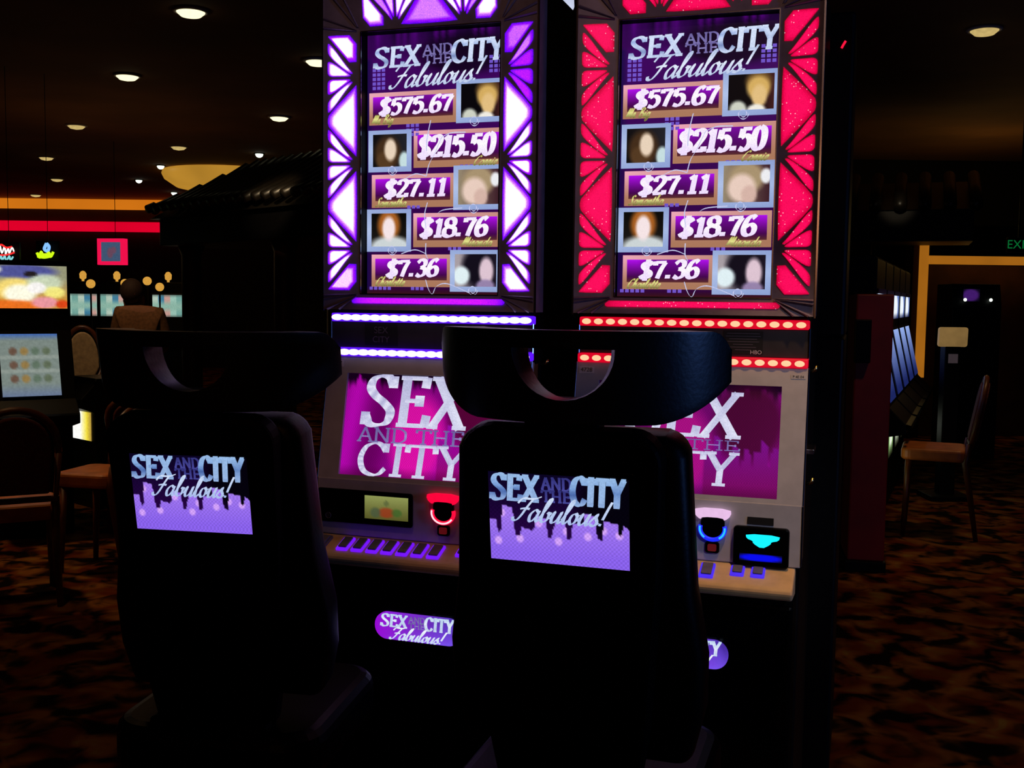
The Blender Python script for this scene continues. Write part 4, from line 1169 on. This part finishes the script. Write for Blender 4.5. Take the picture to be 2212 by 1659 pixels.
def neon(name, label, px, py, y, strokes):
    p_ = at(px, py, y)
    n_ = thing(name, label, 'neon sign', p_, 0, None)
    sc_ = y / FPX
    MB().box(-24 * sc_, 24 * sc_, .05, .08, -22 * sc_, 22 * sc_).build('backboard', M['shell'], n_)
    MB().tube([(0, .065, 22 * sc_), (0, .065, CEIL - p_.z)], .003, 6).build('hanger_rod', M['shell'], n_)
    for mt_, pts, r_ in strokes:
        MB().tube([(a * sc_, 0, -c * sc_) for a, c in crom(pts, 5)], r_ * sc_, 8).build('neon_tube', mt_, n_, 0, True)


nr, nw, nt_, ny_, nb = (glow('neon_red', (255, 40, 40), 1.2), glow('neon_white', (255, 236, 226), 1.5), glow('neon_teal', (140, 220, 226), 1.0), glow('neon_yellow', (196, 236, 20), 1.2), glow('neon_blue', (130, 190, 250), 1.1))
neon('neon_sign', 'red and white neon sign at the left edge above the orange picture glass', 12, 545, 9.5,
     [(nr, [(-16, -14), (-8, -16), (2, -10), (14, -12)], 2.0), (nw, [(-18, 4), (-12, -14), (-8, 2), (-2, -12), (0, 4)], 1.6), (nw, [(0, 4), (6, -8), (8, 2), (14, -10), (18, -2)], 1.6), (nr, [(-18, 6), (-4, 6), (8, 4), (19, 0)], 1.8), (nt_, [(-16, 18), (-10, 8), (-8, 18), (-2, 8), (0, 18)], 1.8), (nt_, [(2, 18), (8, 8), (10, 17), (16, 9)], 1.8)])
neon('neon_sign', 'neon sign with blue diamond over yellow script, left of the red framed sign', 97, 542, 9.8,
     [(nb, [(4, -16), (9, -9), (6, 0), (-1, -4), (4, -16)], 3.4), (ny_, [(-17, 4), (-12, 14), (-8, 2), (-4, 14), (0, 6)], 3.0), (ny_, [(0, 6), (4, 13), (8, 3), (12, 12), (18, 2)], 3.0), (ny_, [(-16, 12), (-2, 14), (14, 11)], 2.6)])


# ---------------------------------------------------------------- chairs of the room
def casino_chair(label, loc, rz, up='maroon', seat='tanseat', h=1.08, sh=.47, w=.46, group='upholstered chairs of the room', taper=1.0):
    """Local frame: sitter looks to +y; back at y = 0."""
    r_ = thing('casino_chair', label, 'chair', (loc[0], loc[1], 0), rz, group)
    hw = w / 2
    MB().prism(rrect(-hw, hw, .02, w, .06), lambda q, z: (q[0], q[1], z), sh - .06, sh + .02).build('seat', M[seat], r_, .02, seg=3)
    bo = [(hw * .93 * math.cos(R(k)), sh + .28 + (h - sh - .28) * math.sin(R(k)) ** .8) for k in range(0, 181, 12)]
    bo = bo + [(-hw * .86 * taper, sh + .05), (hw * .86 * taper, sh + .05)]
    lean = lambda z: -.18 * max(0, z - sh)
    cen = (0, (h + sh) / 2 + .02)
    MB().prism([(cen[0] + (q[0] - cen[0]) * .84, cen[1] + (q[1] - cen[1]) * .86) for q in bo], lambda q, y: (q[0], y + lean(q[1]), q[1]), -.02, .035).build('backrest', M[up], r_, .01)
    MB().tube([(q[0], lean(q[1]) + .01, q[1]) for q in bo] + [(bo[0][0], lean(bo[0][1]) + .01, bo[0][1])], .018, 8).build('back_frame', M['wood'], r_, 0, True)
    for sx in (-1, 1):
        MB().tube([(sx * (hw - .03), w - .05, sh - .05), (sx * (hw - .02), w - .03, 0)], [.022, .014], 8).build('leg', M['wood'], r_, 0, True)
        MB().tube([(sx * hw * .86 * taper, .01, sh + .06), (sx * (hw - .03), .03, sh - .06), (sx * (hw - .02), -.05, 0)], [.02, .022, .014], 8).build('leg', M['wood'], r_, 0, True)
    return r_


p = at(40, 1275, 5.0); casino_chair('maroon oval backed chair at the left edge, its back to the viewer', (p.x, p.y), R(28), h=.96, w=.40)
p = at(286, 1200, 5.75); casino_chair('chair with tan leather seat catching light, below the low glowing machine', (p.x, p.y), R(78), seat='tanseat', h=.90, w=.36, sh=.53)
p = at(184, 1000, 8.8); casino_chair('high chair with tapered cream back, right of the grey reel screen', (p.x, p.y), R(20), 'cream', 'cream', 1.24, .62, .32, taper=.3)
p = at(312, 1000, 6.75); casino_chair('dark chair with curved wooden top rail behind the left game chair', (p.x, p.y), R(15), 'maroon', 'tanseat', .87, .45, .46)
p = at(575, 1000, 6.2); casino_chair('chair with tan seat glimpsed between the left game chair and violet machine', (p.x, p.y), R(-30), 'tanseat', 'tanseat', .90, .45, .34)
p = at(2010, 1130, 6.9); casino_chair('wooden chair with tan leather seat facing the slot row on the right', (p.x + .24, p.y), R(68), 'maroon', 'tanseat', 1.04, .56, .42)

# person far left, standing among the far machines
pp = at(300, 660, 10.0)
ps = thing('person', 'person in a brown jacket standing with back turned beside the far machines', 'person', (pp.x, pp.y, 0), R(10))
J = {'pel': (0, 0, .90), 'w': (0, .0, 1.04), 'ch': (.01, .0, 1.24), 'nk': (-.03, .02, 1.40), 'hd': (-.06, .03, 1.50), 'tp': (-.07, .03, 1.58),
     'ls': (-.17, .0, 1.33), 'le': (-.22, .04, 1.08), 'lw': (-.16, .22, .98), 'lh': (-.14, .30, 1.0), 'rs': (.18, .0, 1.32), 're': (.24, .04, 1.07), 'rw': (.18, .22, .98), 'rh': (.16, .30, 1.0),
     'lk': (-.10, .02, .48), 'la': (-.10, -.02, .08), 'lt': (-.11, .13, .03), 'rk': (.10, .02, .48), 'ra': (.10, -.02, .08), 'rt': (.11, .13, .03), 'lp': (-.10, 0, .86), 'rp': (.10, 0, .86)}
RD = {'pel': .15, 'w': .14, 'ch': .17, 'nk': .055, 'hd': .085, 'tp': .08, 'ls': .08, 'le': .05, 'lw': .035, 'lh': .038, 'rs': .08, 're': .05, 'rw': .035, 'rh': .038, 'lk': .065, 'la': .045, 'lt': .04, 'rk': .065, 'ra': .045, 'rt': .04, 'lp': .10, 'rp': .10}


def skinned(name, names, edges, material, parent, k=1.0, rootn=None):
    me = bpy.data.meshes.new(name); ix = {n_: i for i, n_ in enumerate(names)}
    me.from_pydata([J[n_] for n_ in names], [(ix[a], ix[b_]) for a, b_ in edges], []); me.update(); me.materials.append(material)
    o = bpy.data.objects.new(name, me); COL.objects.link(o); o.parent = parent
    sk = o.modifiers.new('skin', 'SKIN'); sk.use_smooth_shade = True
    for i, n_ in enumerate(names):
        v = me.skin_vertices[0].data[i]; v.radius = (RD[n_] * k, RD[n_] * k * (.72 if n_ in ('pel', 'w', 'ch') else 1)); v.use_root = n_ == (rootn or names[0])
    sb_ = o.modifiers.new('subsurf', 'SUBSURF'); sb_.levels = 1; sb_.render_levels = 2
    return o


allj = list(J)
bones = [('pel', 'w'), ('w', 'ch'), ('ch', 'nk'), ('nk', 'hd'), ('hd', 'tp'), ('ch', 'ls'), ('ls', 'le'), ('le', 'lw'), ('lw', 'lh'), ('ch', 'rs'), ('rs', 're'), ('re', 'rw'), ('rw', 'rh'), ('pel', 'lp'), ('lp', 'lk'), ('lk', 'la'), ('la', 'lt'), ('pel', 'rp'), ('rp', 'rk'), ('rk', 'ra'), ('ra', 'rt')]
skinned('body', allj, bones, M['skin'], ps)
skinned('jacket', ['pel', 'w', 'ch', 'ls', 'le', 'lw', 'rs', 're', 'rw'], [('pel', 'w'), ('w', 'ch'), ('ch', 'ls'), ('ls', 'le'), ('le', 'lw'), ('ch', 'rs'), ('rs', 're'), ('re', 'rw')], M['cloth'], ps, 1.16)
skinned('trousers', ['pel', 'lp', 'lk', 'la', 'rp', 'rk', 'ra'], [('pel', 'lp'), ('lp', 'lk'), ('lk', 'la'), ('pel', 'rp'), ('rp', 'rk'), ('rk', 'ra')], M['trousers'], ps, 1.12)
hm = MB().ball((-.066, .018, 1.545), (.105, .112, .118), 18, 12); hm.build('hair', M['hair'], ps, 0, True)

# ---------------------------------------------------------------- right: end panel, row of machines, doorway, kiosk
q0 = at(1868, 1238, 5.9)
ep = thing('end_panel', 'tall dark red end panel closing the slot row on the right', 'panel', (q0.x, q0.y, 0), R(-12))
MB().box(-.10, .10, 0, .42, .06, 1.56).build('panel_board', M['red'], ep, .01)
MB().box(-.11, .11, -.01, .43, 0, .06).build('plinth', M['cabinet'], ep, .004)
MB().box(-.105, -.02, -.06, 0, 1.18, 1.42).build('control_box', M['gloss'], ep, .006)
ICE = lambda s, t: mixc(mixc((96, 120, 190), (240, 248, 255), blob(s, t, .3, .5, .6, .7)), (20, 24, 60), max(0, t - .75) * 3)
ICEL = lambda s, t: mixc((150, 176, 236), (26, 36, 92), t * 1.1)
LAB = ['first', 'second', 'third', 'fourth', 'fifth']
for k in range(5):
    q = at(1900, 700, 6.75) + Vector((math.sin(R(23.5)), math.cos(R(23.5)), 0)) * (.70 * k)
    bel = [(206, 196, 60), (196, 214, 176), (150, 200, 120), (190, 206, 176), (120, 150, 110)][k]
    small_slot('slot machine seen edge on, bluish white screens, %s from the red end panel' % LAB[k], (q.x, q.y), R(66.5), .62, 1.80,
               (1.40, 1.57, .52, ICE), (.90, 1.31, .10, .50, ICEL), (.36, .62, .40, lambda s, t, bel=bel: mixc(mixc(bel, (236, 240, 226), blob(s, t, .5, .4, .4, .4)), (20, 18, 10), max(0, t - .6) * 2.5)), None, 'slot row on the right')

gl_ = glow('trim_painted_light', (168, 102, 24), .85, .25, 2.5)  # wooden trim is no lamp; light falling on it is put into emission
pa, pb = at(1998, 512, 12.0), at(1998, 815, 12.0)
struct(MB().box(pa.x - .10, pa.x + .035, 12.05, 12.3, 0, pa.z).build('wall_pier', M['wallm']))
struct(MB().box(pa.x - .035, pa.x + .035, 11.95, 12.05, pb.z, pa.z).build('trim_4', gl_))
ph = at(2110, 563, 12.05)
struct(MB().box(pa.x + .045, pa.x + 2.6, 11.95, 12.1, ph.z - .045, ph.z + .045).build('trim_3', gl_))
struct(MB().box(pa.x + .045, pa.x + 2.6, 12.3, 12.45, 0, ph.z - .045).build('wall_doorway', mat('doorway_brown', (70, 40, 18), .8, 0, .4, 4)))
struct(MB().box(1.2, 12.7, 14.9, 15.1, 2.62, CEIL).build('wall_bulkhead', mat('bulkhead_black', (4, 4, 4), .9)))
lamp('doorway_lamp', 'SPOT', (pa.x + 1.0, 11.6, 3.2), 9, (1.0, .58, .18), .1, (pa.x + .7, 12.2, 1.6), 60)
# exit sign
p = at(2203, 529, 11.0)
ex = thing('exit_sign', 'green lit exit sign at the right edge above the golden beam', 'sign', p)
MB().box(-.12, .12, .0, .05, -.075, .075).build('sign_box', M['shell'], ex, .004)
plain_text('sign_lettering', 'EXIT', front(0, 0, 0), -.005, 0, .125, glow('exit_green', (8, 110, 50), .8), ex, .002)
MB().tube([(0, .025, .075), (0, .025, CEIL - p.z)], .01, 8).build('hanger_rod', M['shell'], ex)
# kiosk with violet screen and two white lamps
p = at(2112, 640, 10.4)
ks = thing('kiosk', 'dark kiosk with dim violet screen between two tiny white lamps', 'kiosk', (p.x, p.y, 0))
MB().prism([(0, 0), (.4, 0), (.4, p.z + .12), (.05, p.z + .12), (0, p.z - .1)], lambda q, x_: (x_, q[0], q[1]), -.24, .24).build('cabinet', M['cabinet'], ks, .01)
MB().grid(front(-.04, -.0, p.z), -.10, .06, -.05, .07, 12, 12, lambda s, t: mixc((8, 4, 18), (64, 26, 104), blob(s, t, .45, .5, .6, .6))).build('display_screen', M['bg_glass'], ks)
for dx in (-.125, .125): MB().ball((dx, -.012, p.z - .035), (.016, .012, .016)).build('lamp_bulb', spot_hi, ks, 0, True)
# cream sign stand
p = at(2058, 728, 8.2)
st = thing('sign_stand', 'dark pedestal carrying a cream sign plate and a small grey tag, right side', 'sign', (p.x, p.y, 0))
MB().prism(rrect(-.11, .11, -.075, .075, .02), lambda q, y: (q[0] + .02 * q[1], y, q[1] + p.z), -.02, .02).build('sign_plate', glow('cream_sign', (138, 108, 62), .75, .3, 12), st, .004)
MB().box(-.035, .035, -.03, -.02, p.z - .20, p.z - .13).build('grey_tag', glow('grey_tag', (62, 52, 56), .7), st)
MB().box(-.06, .06, -.02, .08, .04, p.z - .07).build('post', M['cabinet'], st, .006)
MB().box(-.16, .16, -.12, .18, 0, .04).build('foot_plate', M['cabinet'], st, .006)
